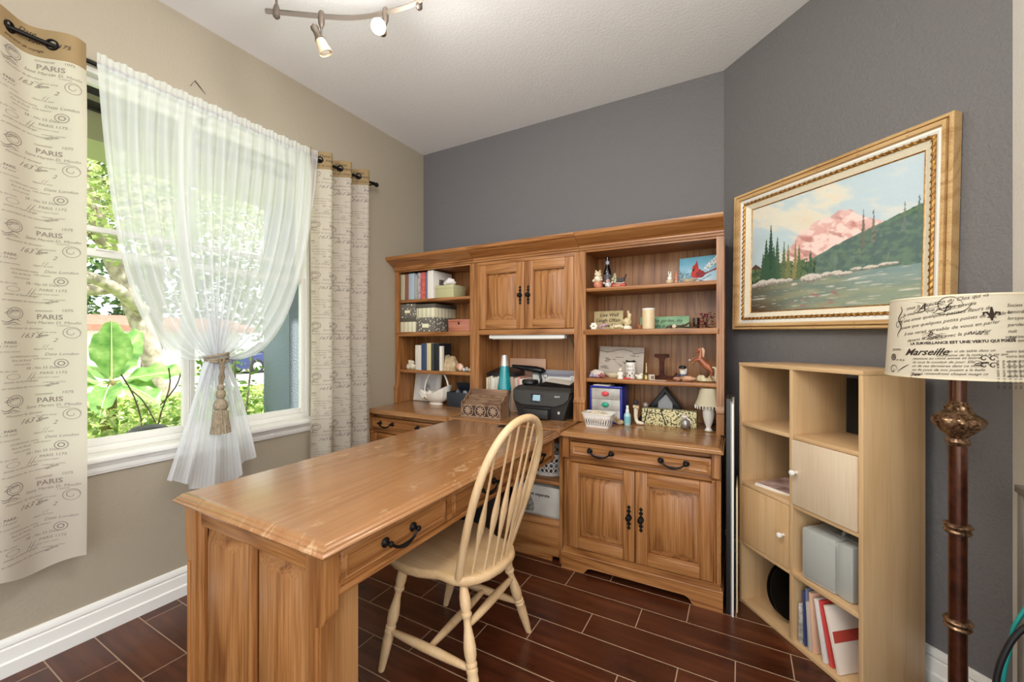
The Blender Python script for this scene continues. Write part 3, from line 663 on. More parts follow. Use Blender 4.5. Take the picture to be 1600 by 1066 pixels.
# ------------------------------------------------------------------ outside the window
GZ = -.25
def leaf_mat(name, a, bcol, c, trans=.35):
    n = NT(name); g = n.n('ShaderNodeNewGeometry'); cl = n.ramp(g.outputs['Random Per Island'], [(0, a), (.5, bcol), (1, c)])
    n.set(n.b.inputs['Base Color'], cl); n.b.inputs['Roughness'].default_value = .45
    tl = n.n('ShaderNodeBsdfTranslucent'); n.set(tl.inputs[0], cl); m = n.n('ShaderNodeMixShader'); m.inputs[0].default_value = trans
    n.set(m.inputs[1], n.b); n.set(m.inputs[2], tl); n.t.links.new(m.outputs[0], n.out.inputs[0]); return n.m
def leaves(b, rnd, n, place, size, flat=.3):
    for _ in range(n):
        p = Vector(place()); s = size*rnd.uniform(.6, 1.3)
        d = Vector((rnd.gauss(0, 1), rnd.gauss(0, 1), rnd.gauss(0, .7))).normalized(); u = d.cross(Vector((rnd.gauss(0, 1), rnd.gauss(0, 1), rnd.gauss(0, 1)))).normalized(); w = d.cross(u)
        b.add([tuple(p), tuple(p+d*s*.5+u*s*.26+w*s*.06), tuple(p+d*s), tuple(p+d*s*.5-u*s*.26+w*s*.06)], [(0, 1, 2, 3)])
lawn = mat('lawn_grass', '#7d9a4a', .9, var='#9bb565', vscale=6, spec=.1); conc = mat('street_concrete', '#cfcac3', .85, var='#bdb8b0', vscale=2)
b = MB(); b.box(-60, -2.56, -30, 50, GZ-.2, GZ); struct(b.build('lawn', lawn))
b = MB(); b.box(-23.5, -14.5, -30, 50, GZ, GZ+.012); struct(b.build('street', conc))
b = MB(); b.box(-11.6, -10.2, -30, 50, GZ, GZ+.012); struct(b.build('sidewalk', conc))
stucco = wall_paint('stucco', '#8d98a6', .6); fascia = mat('porch_fascia', '#cbc6a9', .7); dkbr = mat('dark_gutter', '#2a211d', .6)
b = MB(); b.box(-3.78, -3.40, 2.177, 2.557, GZ, 2.46, .004); struct(b.build('column', stucco))
b = MB(); b.box(-3.78, -3.40, -3, 6, 2.46, 2.63); struct(b.build('porch_beam', fascia))
b = MB(); b.box(-3.80, -3.37, -3, 6, 2.63, 2.68); b.box(-3.80, -3.37, -3, 6, 2.725, 2.79); struct(b.build('trim_2', dkbr))
b = MB(); b.box(-3.79, -3.39, -3, 6, 2.68, 2.725); b.box(-3.9, -2.56, -3, 6, 2.79, 2.9); struct(b.build('porch_roof', fascia))
rnd = random.Random(3)
# house across the street
t = thing('neighbor_house', 'low white house with a brown roof across the street', 'house', (-27, 8, GZ))
b = MB(); b.box(-30, -25, -6, 13, GZ, 1.75); b.build('wall', mat('white_house', '#e4e2de', .8), t)
b = MB(); b.prism([(-24.4, 1.72), (-24.4, 1.95), (-27.5, 2.6), (-30.6, 1.95), (-30.6, 1.72)], -6.6, 13.6, 'y') if False else b.loft([[(-24.4, y, 1.72), (-24.4, y, 1.98), (-27.5, y, 2.55), (-30.6, y, 1.98), (-30.6, y, 1.72)] for y in (-6.6, 13.6)]); b.build('roof', mat('brown_roof', '#a0705c', .8, var='#8a5e4c', vscale=5), t)
for y in (2.2, 9.6):
    b = MB(); b.box(-25.02, -24.97, y, y+2.6, GZ, 1.5, .01); b.build('garage_door', mat('garage_white', '#d9d8d6', .6), t)
# parked car
t = thing('car', 'dark blue car parked on the street beyond the porch column', 'car', (-20.3, 12.3, GZ+.012))
cb = mat('navy_paint', '#232f5e', .25, .3, coat=.6); tyre = mat('tyre', '#1a1a1b', .8); cgl = mat('car_glass', '#20262b', .1)
def car_ring(y, hw, z0, z1, crown): return [(-hw, y, z0), (hw, y, z0), (hw*1.02, y, lerp(z0, z1, .5)), (hw*.96, y, z1*.97), (hw*.6, y, z1+crown), (-hw*.6, y, z1+crown), (-hw*.96, y, z1*.97), (-hw*1.02, y, lerp(z0, z1, .5))]
b = MB(); b.loft([car_ring(y, w_, .22, z, .03) for y, w_, z in ((-2.25, .72, .55), (-2.15, .84, .72), (-1.2, .88, .92), (1.3, .88, .95), (2.1, .84, .90), (2.25, .72, .6))]); b.build('body', cb, t, local=True)
b = MB(); b.loft([[(-w_, y, .93), (w_, y, .93), (w_*.84, y2, 1.42), (-w_*.84, y2, 1.42)] for y, y2, w_ in ((-1.05, -.45, .80), (.2, .2, .83), (1.75, 1.05, .80))]); b.build('cabin', cgl, t, local=True)
b = MB(); b.box(-.66, .66, -.5, 1.08, 1.41, 1.45, .02); b.build('roof', cb, t, local=True)
for (x, y) in ((-.80, -1.4), (.80, -1.4), (-.80, 1.4), (.80, 1.4)):
    b = MB(); b.lathe([(.2, -.1), (.31, -.1), (.33, -.06), (.33, .06), (.31, .1), (.2, .1)], (x, y, .33), 24, (1, 0, 0)); w_ = b.build('wheel', tyre, t, local=True)
    b = MB(); b.lathe([(.02, .09), (.19, .085), (.2, .105), (.02, .12)], (x, y, .33), 18, (1 if x > 0 else -1, 0, 0)); b.build('hubcap', mat('alloy', '#a9acb0', .3, .8), w_, local=True)
# trees
bark = mat('pale_bark', '#c3b6a6', .9, var='#8d7f70', vscale=9, bump=.6, bscale=30); bark_d = mat('brown_bark', '#7d6a58', .9, var='#5b4a3d', vscale=12, bump=.5, bscale=30)
lm1 = leaf_mat('tree_leaves', '#3f5f2c', '#6f8f45', '#b3c283'); lm2 = leaf_mat('bright_leaves', '#86a055', '#b5c27c', '#e4e3b5'); lm3 = leaf_mat('dark_leaves', '#2c4426', '#48683a', '#7f9a5a')
def tree(label, x, y, trunk, branches, blobs, lm, n, size, bk):
    t = thing('shade_tree', label, 'tree', (x, y, GZ))
    b = MB(); P = smoothp([tuple(Vector(trunk[i]).lerp(Vector(trunk[i+1]), k/4)) for i in range(len(trunk)-1) for k in range(4)]+[trunk[-1]], 4); m = len(P); b.tube(P, [lerp(.19, .10, i/(m-1))+(.08*math.exp(-i*.9)) for i in range(m)], 12); b.build('trunk', bk, t)
    for br in branches:
        b = MB(); P = smoothp([tuple(Vector(br[i]).lerp(Vector(br[i+1]), k/4)) for i in range(len(br)-1) for k in range(4)]+[br[-1]], 3); m = len(P); b.tube(P, [lerp(.11, .04, i/(m-1)) for i in range(m)], 10); b.build('branch', bk, t)
    b = MB(); tot = sum(r[0]*r[1]*r[2] for _, r in blobs)
    for c, r in blobs:
        def pl():
            while True:
                d = Vector([rnd.uniform(-1, 1) for _ in range(3)])
                if .25 < d.length < 1: return (c[0]+d.x*r[0], c[1]+d.y*r[1], c[2]+d.z*r[2])
        leaves(b, rnd, int(n*r[0]*r[1]*r[2]/tot), pl, size)
    b.build('crown', lm, t, smooth=0, recalc=False)
tree('pale barked tree leaning over the banana plant, with a thick low branch', -9, 3.45, [(-9, 3.45, GZ), (-9.0, 3.35, .6), (-9.05, 3.2, 1.3), (-9.1, 2.95, 2.1), (-9.2, 2.6, 3.2), (-9.3, 2.3, 4.6)],
     [[(-8.9, 3.1, 1.75), (-8.6, 2.7, 2.05), (-8.3, 2.3, 2.2), (-8.0, 1.7, 2.18), (-7.9, .9, 2.35), (-7.8, 0, 2.5)], [(-9.1, 2.9, 2.2), (-9.1, 2.4, 2.0), (-8.9, 2.0, 2.4), (-8.8, 1.5, 3.0)], [(-9.2, 2.7, 2.9), (-9, 3.4, 3.6), (-8.8, 4.2, 4.3)]],
     [((-8.6, 2.2, 4.3), (2.2, 2.6, 1.5)), ((-9.5, 4.2, 4.6), (2.0, 2.2, 1.6)), ((-8.6, .5, 4.0), (1.8, 1.8, 1.3)), ((-8.3, 2.0, 2.9), (1.2, 1.5, .5))], lm2, 15000, .12, bark)
tree('brown trunked tree standing just behind the pale leaning tree', -10.5, 3.78, [(-10.5, 3.78, GZ), (-10.5, 3.8, 1.2), (-10.6, 3.9, 2.4), (-10.7, 4.0, 4.5)], [[(-10.6, 3.85, 2.2), (-10.5, 3.0, 3.2), (-10.3, 1.8, 3.9)]],
     [((-11, 3.6, 5.0), (2.5, 3.0, 1.8)), ((-11.5, 1.4, 4.6), (2.0, 2.2, 1.5))], lm1, 9000, .14, bark_d)
b = MB()
for c, r in [((-33, yy, 3.6+rnd.uniform(-.5, 1.5)), (2.5, 2.6, 3.6)) for yy in range(-8, 34, 3)]+[((-13, -1.5, 2.4), (1.4, 2.0, 1.6)), ((-14, 7.5, 4.8), (2.2, 3.2, 1.6))]:
    def pl():
        while True:
            d = Vector([rnd.uniform(-1, 1) for _ in range(3)])
            if .3 < d.length < 1: return (c[0]+d.x*r[0], c[1]+d.y*r[1], c[2]+d.z*r[2])
    leaves(b, rnd, 900 if c[0] < -20 else 1500, pl, .5 if c[0] < -20 else .2)
tag(b.build('treeline', lm3, smooth=0, recalc=False, loc=(-30, 10, GZ)), 'dense green treeline behind the white house', 'trees', kind='stuff')
# flower bed
b = MB()
def bed():
    x = rnd.uniform(-8.4, -2.75); y = rnd.uniform(-.6, 4.6)
    if -4.0 < x < -3.2 and y > 1.95: x = -2.9+rnd.uniform(0, .2)
    h = .62+.12*fbm(x*1.7, y*1.7, 2)-max(0, (-x-5.2))*.09
    return (x, y, GZ+(h-GZ)*rnd.random()**.45)
leaves(b, rnd, 15000, bed, .075)
tag(b.build('shrubbery', leaf_mat('variegated_leaves', '#5c7f2f', '#9db550', '#ece8ae'), smooth=0, recalc=False, loc=(-5, 2, GZ)), 'mass of yellow-green variegated shrubs below the window', 'shrubs', kind='stuff')
# slim blossom shrub near the porch column
t = thing('garden_shrub', 'thin leggy shrub rising in front of the porch column', 'shrub', (-3.9, 1.95, GZ))
b = MB()
for k in range(5): b.tube(smoothp([(-3.9+.02*k, 1.95, GZ), (-3.9+.05*k-.1, 1.9+.03*k, .4), (-3.92+.07*(k-2), 1.9+.07*(k-2), .8), (-3.95+.1*(k-2), 1.88+.09*(k-2), 1.08+.04*(k % 3))], 2), .008, 6)
b.build('stem', bark, t)
b = MB(); leaves(b, rnd, 420, lambda: (-3.93+rnd.gauss(0, .11), 1.9+rnd.gauss(0, .13), rnd.uniform(.45, 1.16)), .055); b.build('foliage', leaf_mat('fresh_leaves', '#6c9a3c', '#98bc5c', '#cfdb95'), t, smooth=0, recalc=False)
# bare twigs and a dark urn
t = thing('bare_bush', 'leafless brown twigs sticking up from the flower bed', 'bush', (-4.4, 1.52, GZ))
b = MB(); b.M = TR(0, -.23, 0)
for P in ([(-4.4, 1.75, GZ), (-4.42, 1.78, .5), (-4.45, 1.72, .8), (-4.4, 1.62, .98)], [(-4.4, 1.8, GZ), (-4.38, 1.84, .55), (-4.3, 1.92, .85), (-4.3, 1.9, 1.02)], [(-4.38, 1.84, .55), (-4.45, 1.78, .75), (-4.5, 1.72, .83)], [(-4.35, 1.86, .7), (-4.3, 1.96, .85), (-4.28, 1.98, .97)]): b.tube(smoothp([tuple(Vector(P[i]).lerp(Vector(P[i+1]), k/3)) for i in range(len(P)-1) for k in range(3)]+[P[-1]], 2), .0055, 6)
b.build('twigs', bark_d, t)
b = MB(); b.lathe([(.06, GZ), (.09, .1), (.11, .5), (.115, .68), (.10, .73), (.07, .755), (.02, .765)], (-3.0, 1.07, 0), 28); tag(b.build('garden_urn', mat('dark_urn', '#2d2a2a', .4), loc=(-3.0, 1.07, GZ)), 'dark rounded urn peeking over the window sill', 'urn')
# banana plant
bl = NT('banana_leaf'); wv = bl.n('ShaderNodeTexNoise', Vector=bl.coord((3, 3, 3)), Scale=3.0, Detail=3.0); cl = bl.ramp(wv.outputs[0], [(.3, '#5f8f45'), (.55, '#8db464'), (.75, '#bcd290')]); bl.set(bl.b.inputs['Base Color'], cl); bl.b.inputs['Roughness'].default_value = .35
tl = bl.n('ShaderNodeBsdfTranslucent'); bl.set(tl.inputs[0], cl); mm = bl.n('ShaderNodeMixShader'); mm.inputs[0].default_value = .35; bl.set(mm.inputs[1], bl.b); bl.set(mm.inputs[2], tl); bl.t.links.new(mm.outputs[0], bl.out.inputs[0])
bx, by = -6.0, 1.80
t = thing('banana_plant', 'young banana plant with broad green leaves in the flower bed', 'plant', (bx, by, GZ))
b = MB(); b.tube([(bx, by, GZ), (bx, by, .3), (bx+.02, by, .62), (bx+.02, by+.02, .82)], [.075, .07, .055, .03], 12); b.build('stem', mat('banana_stem', '#8a7a4a', .7, var='#5c4a2c', vscale=15), t)
def bleaf(az, L, W, rise, droop, twist=0.0, lean=1.0):
    b = MB(); d = Vector((math.cos(az), math.sin(az), 0)); s = Vector((-math.sin(az), math.cos(az), 0)); n = 18; rows = []
    base = Vector((bx+.02, by+.01, .78)); p = base.copy(); sp = []
    for i in range(n+1):
        q = i/n; sp.append(base+d*(L*q*lean)+Vector((0, 0, rise*q-droop*q*q)))
    def f(u, v):
        i = v*n; k = min(n-1, int(i)); P = sp[k].lerp(sp[k+1], i-k); q = v
        w = 1.75*W*(math.sin(PI*min(1, max(0, (q-.12)/.88))**.75))*.5+.008; e = 2*u-1
        up = Vector((0, 0, 1)); side = (s*math.cos(twist)+up*math.sin(twist))
        return tuple(P+side*(w*e)+Vector((0, 0, .22*w*abs(e)+.02*math.sin(q*30)*abs(e)))+d*0)
    b.grid(f, 8, 36); lf = b.build('leaf', bl.m, t, smooth=60, recalc=False)
    b = MB(); b.tube([tuple(p-Vector((0, 0, .004))) for p in sp], [lerp(.009, .003, i/n) for i in range(n+1)], 6); b.build('midrib', mat('banana_rib', '#cfdc9a', .5), lf)
bleaf(math.radians(-17), .08, .19, .74, .04, 0); bleaf(math.radians(118), .36, .20, .82, .22, .5); bleaf(math.radians(68), .80, .15, .34, .30, .6); bleaf(math.radians(-108), .72, .14, .32, .36, -.6)
bleaf(math.radians(-95), .7, .14, .05, .22, -.5); bleaf(math.radians(40), .6, .17, .02, .42, .5); bleaf(math.radians(-30), .40, .15, -.05, .28, .2); bleaf(math.radians(170), .8, .3, .5, .4)
# ------------------------------------------------------------------ cube shelf by the angled wall
beech = wood('beech_laminate', '#bf9a6d', '#c9a67a', '#d2b188', axis=2, fig=2.2, rough=.42, bump=.02)
beech_x = wood('beech_laminate_x', '#bf9a6d', '#c9a67a', '#d2b188', axis=0, fig=2.2, rough=.42, bump=.02)
beech_pale = wood('pale_beech', '#cdb598', '#d6c1a6', '#decdb5', axis=2, fig=2.2, rough=.4, bump=.02)
ct = thing('cube_shelf', 'tall beech cube shelf with two small doors standing before the slate wall', 'shelf', (-.006, 2.271, 0), math.radians(-50.0))
CW, CD, CH, T = .582, .272, 1.147, .016
iw = (CW-3*T)/2; ih = (CH-5*T)/4
lvl = [T+k*(ih+T) for k in range(4)]      # floor height of each row
X0 = (T, 2*T+iw)                          # left edge of each column
def lb(n, fn, m=beech, p=ct, smooth=40):
    b = MB(); fn(b); return b.build(n, m, p, local=True, smooth=smooth)
lb('side_panel', lambda b: b.box(0, T, 0, CD, 0, CH-T, .0012)); lb('side_panel', lambda b: b.box(CW-T, CW, 0, CD, 0, CH-T, .0012))
lb('divider', lambda b: b.box(T+iw, 2*T+iw, .001, CD-.004, T, CH-T, .0012))
lb('top_panel', lambda b: b.box(-.001, CW+.001, -.001, CD, CH-T, CH, .0012), beech_x); lb('bottom_panel', lambda b: b.box(T, CW-T, .001, CD-.004, 0, T, .001), beech_x)
for c in (0, 1):
    for k in (1, 2, 3): lb('shelf', lambda b: b.box(X0[c], X0[c]+iw, .001, CD-.004, lvl[k]-T, lvl[k], .001), beech_x)
def cube_door(c, k, kx, proud, lab):
    x0 = X0[c]+.002; z0 = lvl[k]+.002
    d = lb('door', lambda b: b.box(x0, x0+iw-.004, -proud, .016-proud, z0, z0+ih-.004, .0015), beech_pale if c else beech)
    kb = lb('knob', lambda b: b.lathe([(.006, 0), (.0055, .008), (.009, .014), (.0115, .02), (.0105, .026), (.005, .029)], (x0+kx, -proud, z0+ih*.5), 16, (0, -1, 0)), mat('white_knob', '#e9e6e0', .35), d); kb['label'] = 'white knob'
cube_door(1, 2, .022, .006, 0); cube_door(0, 1, iw-.028, .002, 1)
def on_cube(x, y, z): v = Matrix.Rotation(math.radians(-50), 4, 'Z') @ Vector((x, y, 0)); return (-.006+v.x, 2.271+v.y, z)
CR = math.radians(-50)
# things in the cells
def crate_thing(name, label, cat, x, y, z, rot=0.0, group=None): return thing(name, label, cat, on_cube(x, y, z), CR+rot, group)
b = MB(); b.box(-.15, .125, -.003, .003, 0, 1.093, .002); o = b.build('dark_sheet', mat('dark_sheet_mat', '#241f1c', .6)); o.location = on_cube(.435, .288, 0); o.rotation_euler = (0, 0, CR); tag(o, 'dark sheet filling the dark area behind the open cube shelf, seen through its top cube', 'board')  # upright dark sheet standing in for an unidentified dark area
paper = mat('paper', '#ece6dc', .7); pink_paper = mat('pink_cover', '#cdb1a6', .6, var='#8a6a62', vscale=14)
for i, (dz, rz, m, lab, x) in enumerate(((0, 14, paper, 'white magazine, lower of two lying in the left cube', .14), (.007, 9, pink_paper, 'magazine with a dark pink cover, upper of two lying in the left cube', .145))):
    t = crate_thing('magazine', lab, 'magazine', X0[0]+x, .11, lvl[2]+dz, math.radians(rz), 'magazines in the left cube')
    b = MB(); b.box(-.095, .095, -.075, .12, .0, .0062, .001); b.build('pages', paper, t, local=True)
    b = MB(); b.box(-.096, .096, -.076, .121, .0062, .0068); b.build('cover', m, t, local=True)
# grey tape-recorder-like case
gm = mat('grey_case', '#a9aaa4', .45); gd = mat('grey_case_dark', '#83847f', .5)
t = crate_thing('carry_case', 'grey plastic carry case with a recessed handle in the cube under the upper door', 'case', X0[1]+.115, .135, lvl[1], math.radians(6))
b = MB(); b.box(-.095, .04, -.118, .118, 0, .205, .012); b.build('shell', gm, t, local=True)
b = MB(); b.box(.043, .10, -.118, .118, 0, .205, .012); b.box(.03, .06, -.112, .112, .006, .199, .004); b.build('shell', gm, t, local=True)
b = MB(); b.box(-.075, .04, -.1225, -.117, .02, .185, .002); b.build('front_panel', gm, t, local=True)
b = MB(); b.box(-.02, .085, -.06, .06, .2045, .2075, .001); b.build('handle_recess', gd, t, local=True)
b = MB(); b.tube([(.02, -.05, .206), (.02, -.046, .218), (.02, .046, .218), (.02, .05, .206)], .006, 8); b.build('handle', gd, t, local=True)
b = MB(); b.ball((.098, -.02, .11), .004); b.build('latch', mat('chrome_bit', '#cccccc', .2, 1), t, local=True)
# black discs
for i, (dy, lab, r) in enumerate(((.0, 'round black tray, front one of two leaning in the lower left cube', .118), (.02, 'round black tray, rear one of two leaning in the lower left cube', .122))):
    t = crate_thing('round_tray', lab, 'tray', X0[0]+.135+dy*1.2, .125, lvl[0], math.radians(6), 'black round trays')
    b = MB(); q = Vector((.97, -.1, .24)).normalized(); b.lathe([(.02, .002), (r*.86, .002), (r*.92, .008), (r, .010), (r, .013), (r*.9, .012), (r*.84, .006), (.02, .006)], (.0, 0, r*.975), 40, tuple(q)); b.build('dish', mat('black_tray', '#17130f', .32), t, local=True)
# books and magazines in the lower right cube
bk = [(.010, .165, .170, 0, '#cfc9bd', '#6b675f', 'grey patterned booklet standing first in the low right cube'), (.008, .225, .165, 2, '#3a4070', None, 'thin navy blue book in the low right cube'), (.007, .24, .2, 2, '#7a8699', None, 'tall slate blue folder behind the navy book'),
      (.010, .195, .180, 4, '#b9b1a6', None, 'grey leaning booklet beside the slate folder'), (.013, .238, .190, 4, '#e0b398', None, 'salmon pink book in the low right cube'), (.009, .19, .17, 9, '#6a5a4a', '#b5a48c', 'brown photo booklet beside the salmon book'),
      (.012, .232, .185, 10, '#dcdad3', None, 'white ring binder leaning beside the red book'), (.012, .235, .185, 12, '#cf4843', None, 'bright red book leaning in the low right cube'), (.010, .21, .18, 14, '#ddd5c4', None, 'cream patterned booklet right of the red book'),
      (.012, .235, .185, 14, '#e3d6c8', None, 'cream magazine with a red stripe leaning at the cube end')]
x = .010; pl = 0
for i, (th, hh, dp, lean, c, c2, lab) in enumerate(bk):
    L = math.radians(lean); x += max(0, .24*(math.tan(L)-math.tan(pl))); pl = L; t = crate_thing('book', lab, 'book', X0[1]+x, .018+.006*(i % 3), lvl[0]+.0005, 0, 'books in the lower right cube'); hh *= .97
    S = Matrix.Rotation(-L, 4, 'Y')
    b = MB(); b.M = S; b.box(0, .0016, 0, dp, 0, hh, .0005); b.box(th-.0016, th, 0, dp, 0, hh, .0005); b.box(0, th, 0, .0018, 0, hh, .0008); b.build('cover', mat('cube_book_%d' % i, c, .5, var=c2, vscale=45), t, local=True)
    b = MB(); b.M = S; b.box(.0016, th-.0016, .002, dp-.004, .004, hh-.004); b.build('pages', paper, t, local=True)
    if i == 9: b = MB(); b.M = S; b.box(th-.0005, th+.0004, .004, dp-.02, hh*.45, hh*.62); b.box(-.0004, .0005, .004, dp-.02, hh*.45, hh*.62); b.build('red_band', mat('red_band', '#b8473b', .5), t, local=True)
    x += th/math.cos(L)+.0015
# ------------------------------------------------------------------ boards leaning between cabinet and cube
for i, (x0, x1, y0, y1, h, m, nm, lab) in enumerate(((-.0585, -.040, 2.128, 2.40, .985, mat('black_edge', '#1c1a1a', .4), 'framed_picture', 'black framed panel leaning on end against the cabinet side'),
        (-.036, -.027, 2.115, 2.39, .965, mat('white_board', '#e2dfd8', .5), 'foam_board', 'thin white board on end beside the black framed panel'), (-.019, -.011, 2.16, 2.36, .575, mat('tan_board', '#cdb893', .6), 'hardboard_sheet', 'short tan board on end against the cube shelf'))):
    b = MB(); b.box(x0, x1, y0, y1, 0, h, .0015)
    if i == 0:
        t = thing(nm, lab, 'board', ((x0+x1)/2, y0, 0)); b.build('backing', m, t)
        b = MB(); b.box(x1, x1+.002, y0-.004, y1, 0, h-.01, .0005); b.build('frame_edge', mat('silver_edge', '#b9b6b0', .35, .6), t)
    else: tag(b.build(nm, m, loc=((x0+x1)/2, y0, 0)), lab, 'board')
# ------------------------------------------------------------------ floor lamp
LX, LY = .553, 1.679
bronze = mat('antique_bronze', '#5a2f1c', .28, .55, var='#3a1d12', vscale=30, coat=.3); gilt = mat('gilt_bronze', '#9b7a5c', .3, .75, var='#3f2a1e', vscale=120)
t = thing('floor_lamp', 'bronze floor lamp with a cream script printed shade near the right wall', 'lamp', (LX, LY, 0))
b = MB(); b.lathe([(.14, 0), (.145, .012), (.135, .024), (.09, .034), (.05, .05), (.03, .075), (.024, .10)], (LX, LY, 0), 32); b.build('base', bronze, t)
b = MB(); b.lathe([(.0205, .09), (.0205, .98), (.019, 1.07), (.019, 1.30)], (LX, LY, 0), 20); b.build('pole', bronze, t)
for z in (.704, .427):
    b = MB(); b.lathe([(.020, z-.016), (.028, z-.013), (.031, z-.007), (.027, z-.002), (.030, z+.004), (.033, z+.009), (.029, z+.014), (.020, z+.016)], (LX, LY, 0), 28, mod=lambda a, zz: 1+.03*math.sin(a*14)); b.build('collar', gilt, t)
b = MB(); b.lathe([(.019, .945), (.024, .95), (.027, .958), (.022, .967), (.024, .974), (.030, .98), (.040, .99), (.050, 1.003), (.056, 1.017), (.054, 1.026), (.048, 1.032), (.040, 1.037), (.033, 1.043), (.027, 1.05), (.028, 1.057), (.022, 1.066), (.019, 1.075)], (LX, LY, 0), 48, mod=lambda a, z: 1+.055*math.sin(a*9+z*60)*(1 if z > .975 else .3)); b.build('knop', gilt, t)
SB, ST, RB, RT = 1.147, 1.374, .158, .146
fabric = cloth('shade_fabric', '#ddd3bf', .25)
b = MB(); b.lathe([(RB, SB), (RT, ST)], (LX, LY, 0), 72, cap=False); b.build('shade', fabric, t)
b = MB(); b.lathe([(RB+.0008, SB-.001), (RB+.0012, SB+.004), (RB-.001, SB+.004), (RB-.001, SB-.001), (RB+.0008, SB-.001)], (LX, LY, 0), 72, cap=False); b.build('shade_ring', mat('shade_trim', '#ddd0b4', .7), t); b = MB(); b.lathe([(RT+.0008, ST+.001), (RT+.0012, ST-.004), (RT-.001, ST-.004), (RT-.001, ST+.001), (RT+.0008, ST+.001)], (LX, LY, 0), 72, cap=False)
for k in range(3): b.cyl((LX, LY, ST-.03), (LX+RT*math.cos(2.1*k), LY+RT*math.sin(2.1*k), ST-.003), .002, n=6)
b.build('shade_ring', mat('shade_trim', '#ddd0b4', .7), t)
b = MB(); b.lathe([(.012, 1.20), (.03, 1.24), (.034, 1.27), (.026, 1.31), (.0, 1.32)], (LX, LY, 0), 18); b.build('bulb', mat('bulb_glass', '#f3efe6', .2), t)
def shade_fn(u, v):
    """u metres around from the side facing the room, v metres up from the lower rim"""
    k = v/(ST-SB); r = lerp(RB, RT, k)+.0009; a0 = math.atan2(-LY, -LX); a = a0+u/.152
    return (LX+r*math.cos(a), LY+r*math.sin(a), SB+v)
b = MB()
def ST_(s, u, v, size, sh=.35, bold=0, sl=0.0): b.text(s, size, lambda p, q: shade_fn(u+p-q*sl, v+q+p*sl), sh, 'LEFT', bold)
sl = .16
for i, (s, u, sz) in enumerate((('sous la direction du Clos qui va', -.115, .0135), ('le courrier que je vous envoie', -.125, .013), ('a une amie quelques petites fleurs de', -.132, .013), ('avant que quelques petits points de la cede et', -.128, .0125), ('Il me serait agreable de vous en parler', -.118, .0125), ('devant le depart avec la pinal infor', -.108, .012))):
    ST_(s, u, .190-i*.0185+.002, sz, .45, 0, sl)
for (u, v, sz) in ((-.085, .195, .03), (-.03, .19, .034), (-.06, .125, .022)): ST_('Afb'[(int(v*1000)) % 3], u, v-.01, sz, .6, 0, .15)
flourish(b, shade_fn, -.09, .196, .10, .0015); flourish(b, shade_fn, -.045, .190, .09, .0015); spiral(b, shade_fn, -.02, .198, .03, .002); stroke(b, shade_fn, [(-.02+.045*math.cos(k/8), .205+.03*math.sin(-k/8)) for k in range(20)], .0022)
stroke(b, shade_fn, [(-.135+.006*math.sin(k*.9), .205-.007*k) for k in range(14)], .004); spiral(b, shade_fn, -.14, .15, .014); spiral(b, shade_fn, -.128, .165, .010)
for k in range(5): stroke(b, shade_fn, [(-.07+.008*j, .113+.007*math.sin(j*.9+k)*(1 if k % 2 else -1)+.0015*k) for j in range(7)], .0013)
ST_('LA SURVEILLANCE EST UNE VERTU QUI PORTE', -.098, .092, .0098, 0, .0004, .05)
ST_('Marseille', -.112, .062, .026, .55, .0005, .04)
for i, s in enumerate(('avec un si de table dans un', 'une peine de la nuite a la vie que', 'reunions au cette annee et lettre', 'de tout le conduit de jour. Elle', 'un de ces dernieres dans ce mode', 'ou de pous de nos jouant a la belle', 'il vous reviendrons chaque nuage ce')):
    ST_(s, -.040 if i < 2 else -.092, .071-i*.0105, .0098, .45, 0, .05)
ST_('N 23', .016, .120, .013, .7); ST_('de la', .03, .1195, .012, .6)
def fleur(u, v, s):
    stroke(b, shade_fn, [(u, v-s*.9), (u, v), (u, v+s)], s*.55); stroke(b, shade_fn, [(u-s*.85, v-s*.15), (u-s*.85, v+s*.25), (u-s*.5, v+s*.3), (u-s*.08, v-s*.45)], s*.35); stroke(b, shade_fn, [(u+s*.85, v-s*.15), (u+s*.85, v+s*.25), (u+s*.5, v+s*.3), (u+s*.08, v-s*.45)], s*.35)
    stroke(b, shade_fn, [(u-s*.5, v-s*.45), (u, v-s*.38), (u+s*.5, v-s*.45)], s*.25)
fleur(.062, .172, .018)
for k in range(4): spiral(b, shade_fn, .046+.016*(k % 2), .040+.018*(k//2), .009, .0025)
flourish(b, shade_fn, .03, .045, .04)
for i in range(5):
    s = 'entre nous soit dit'; b.text(s, .0098, (lambda kk: lambda p, q: shade_fn(.072+kk*.011-q, .055-p))(i), .3)
for i, s in enumerate(('Societe', 'honorable', 'lorsque', 'paroles', 'nuit', '161')): ST_(s, .092, .190-i*.0165, .0125, .35, 0, .03)
for i in range(8): ST_('votre lettre du cinq', .085, .098-i*.0125 if i > 1 else .11-i*.01, .0105, .45, 0, .03)
circ(b, shade_fn, -.152, .055, .010, .003); circ(b, shade_fn, -.152, .055, .005, .003); ST_('postes', -.158, .075, .012, .4); ST_('et de la', -.140, .045, .009, .4); stroke(b, shade_fn, [(-.132+.004*k, .012+.0045*k**.8) for k in range(9)], .0025); spiral(b, shade_fn, -.150, .018, .016, .0025); flourish(b, shade_fn, -.095, .006, .04)
b.build('shade_print', ink_dark, t, smooth=0, recalc=False)
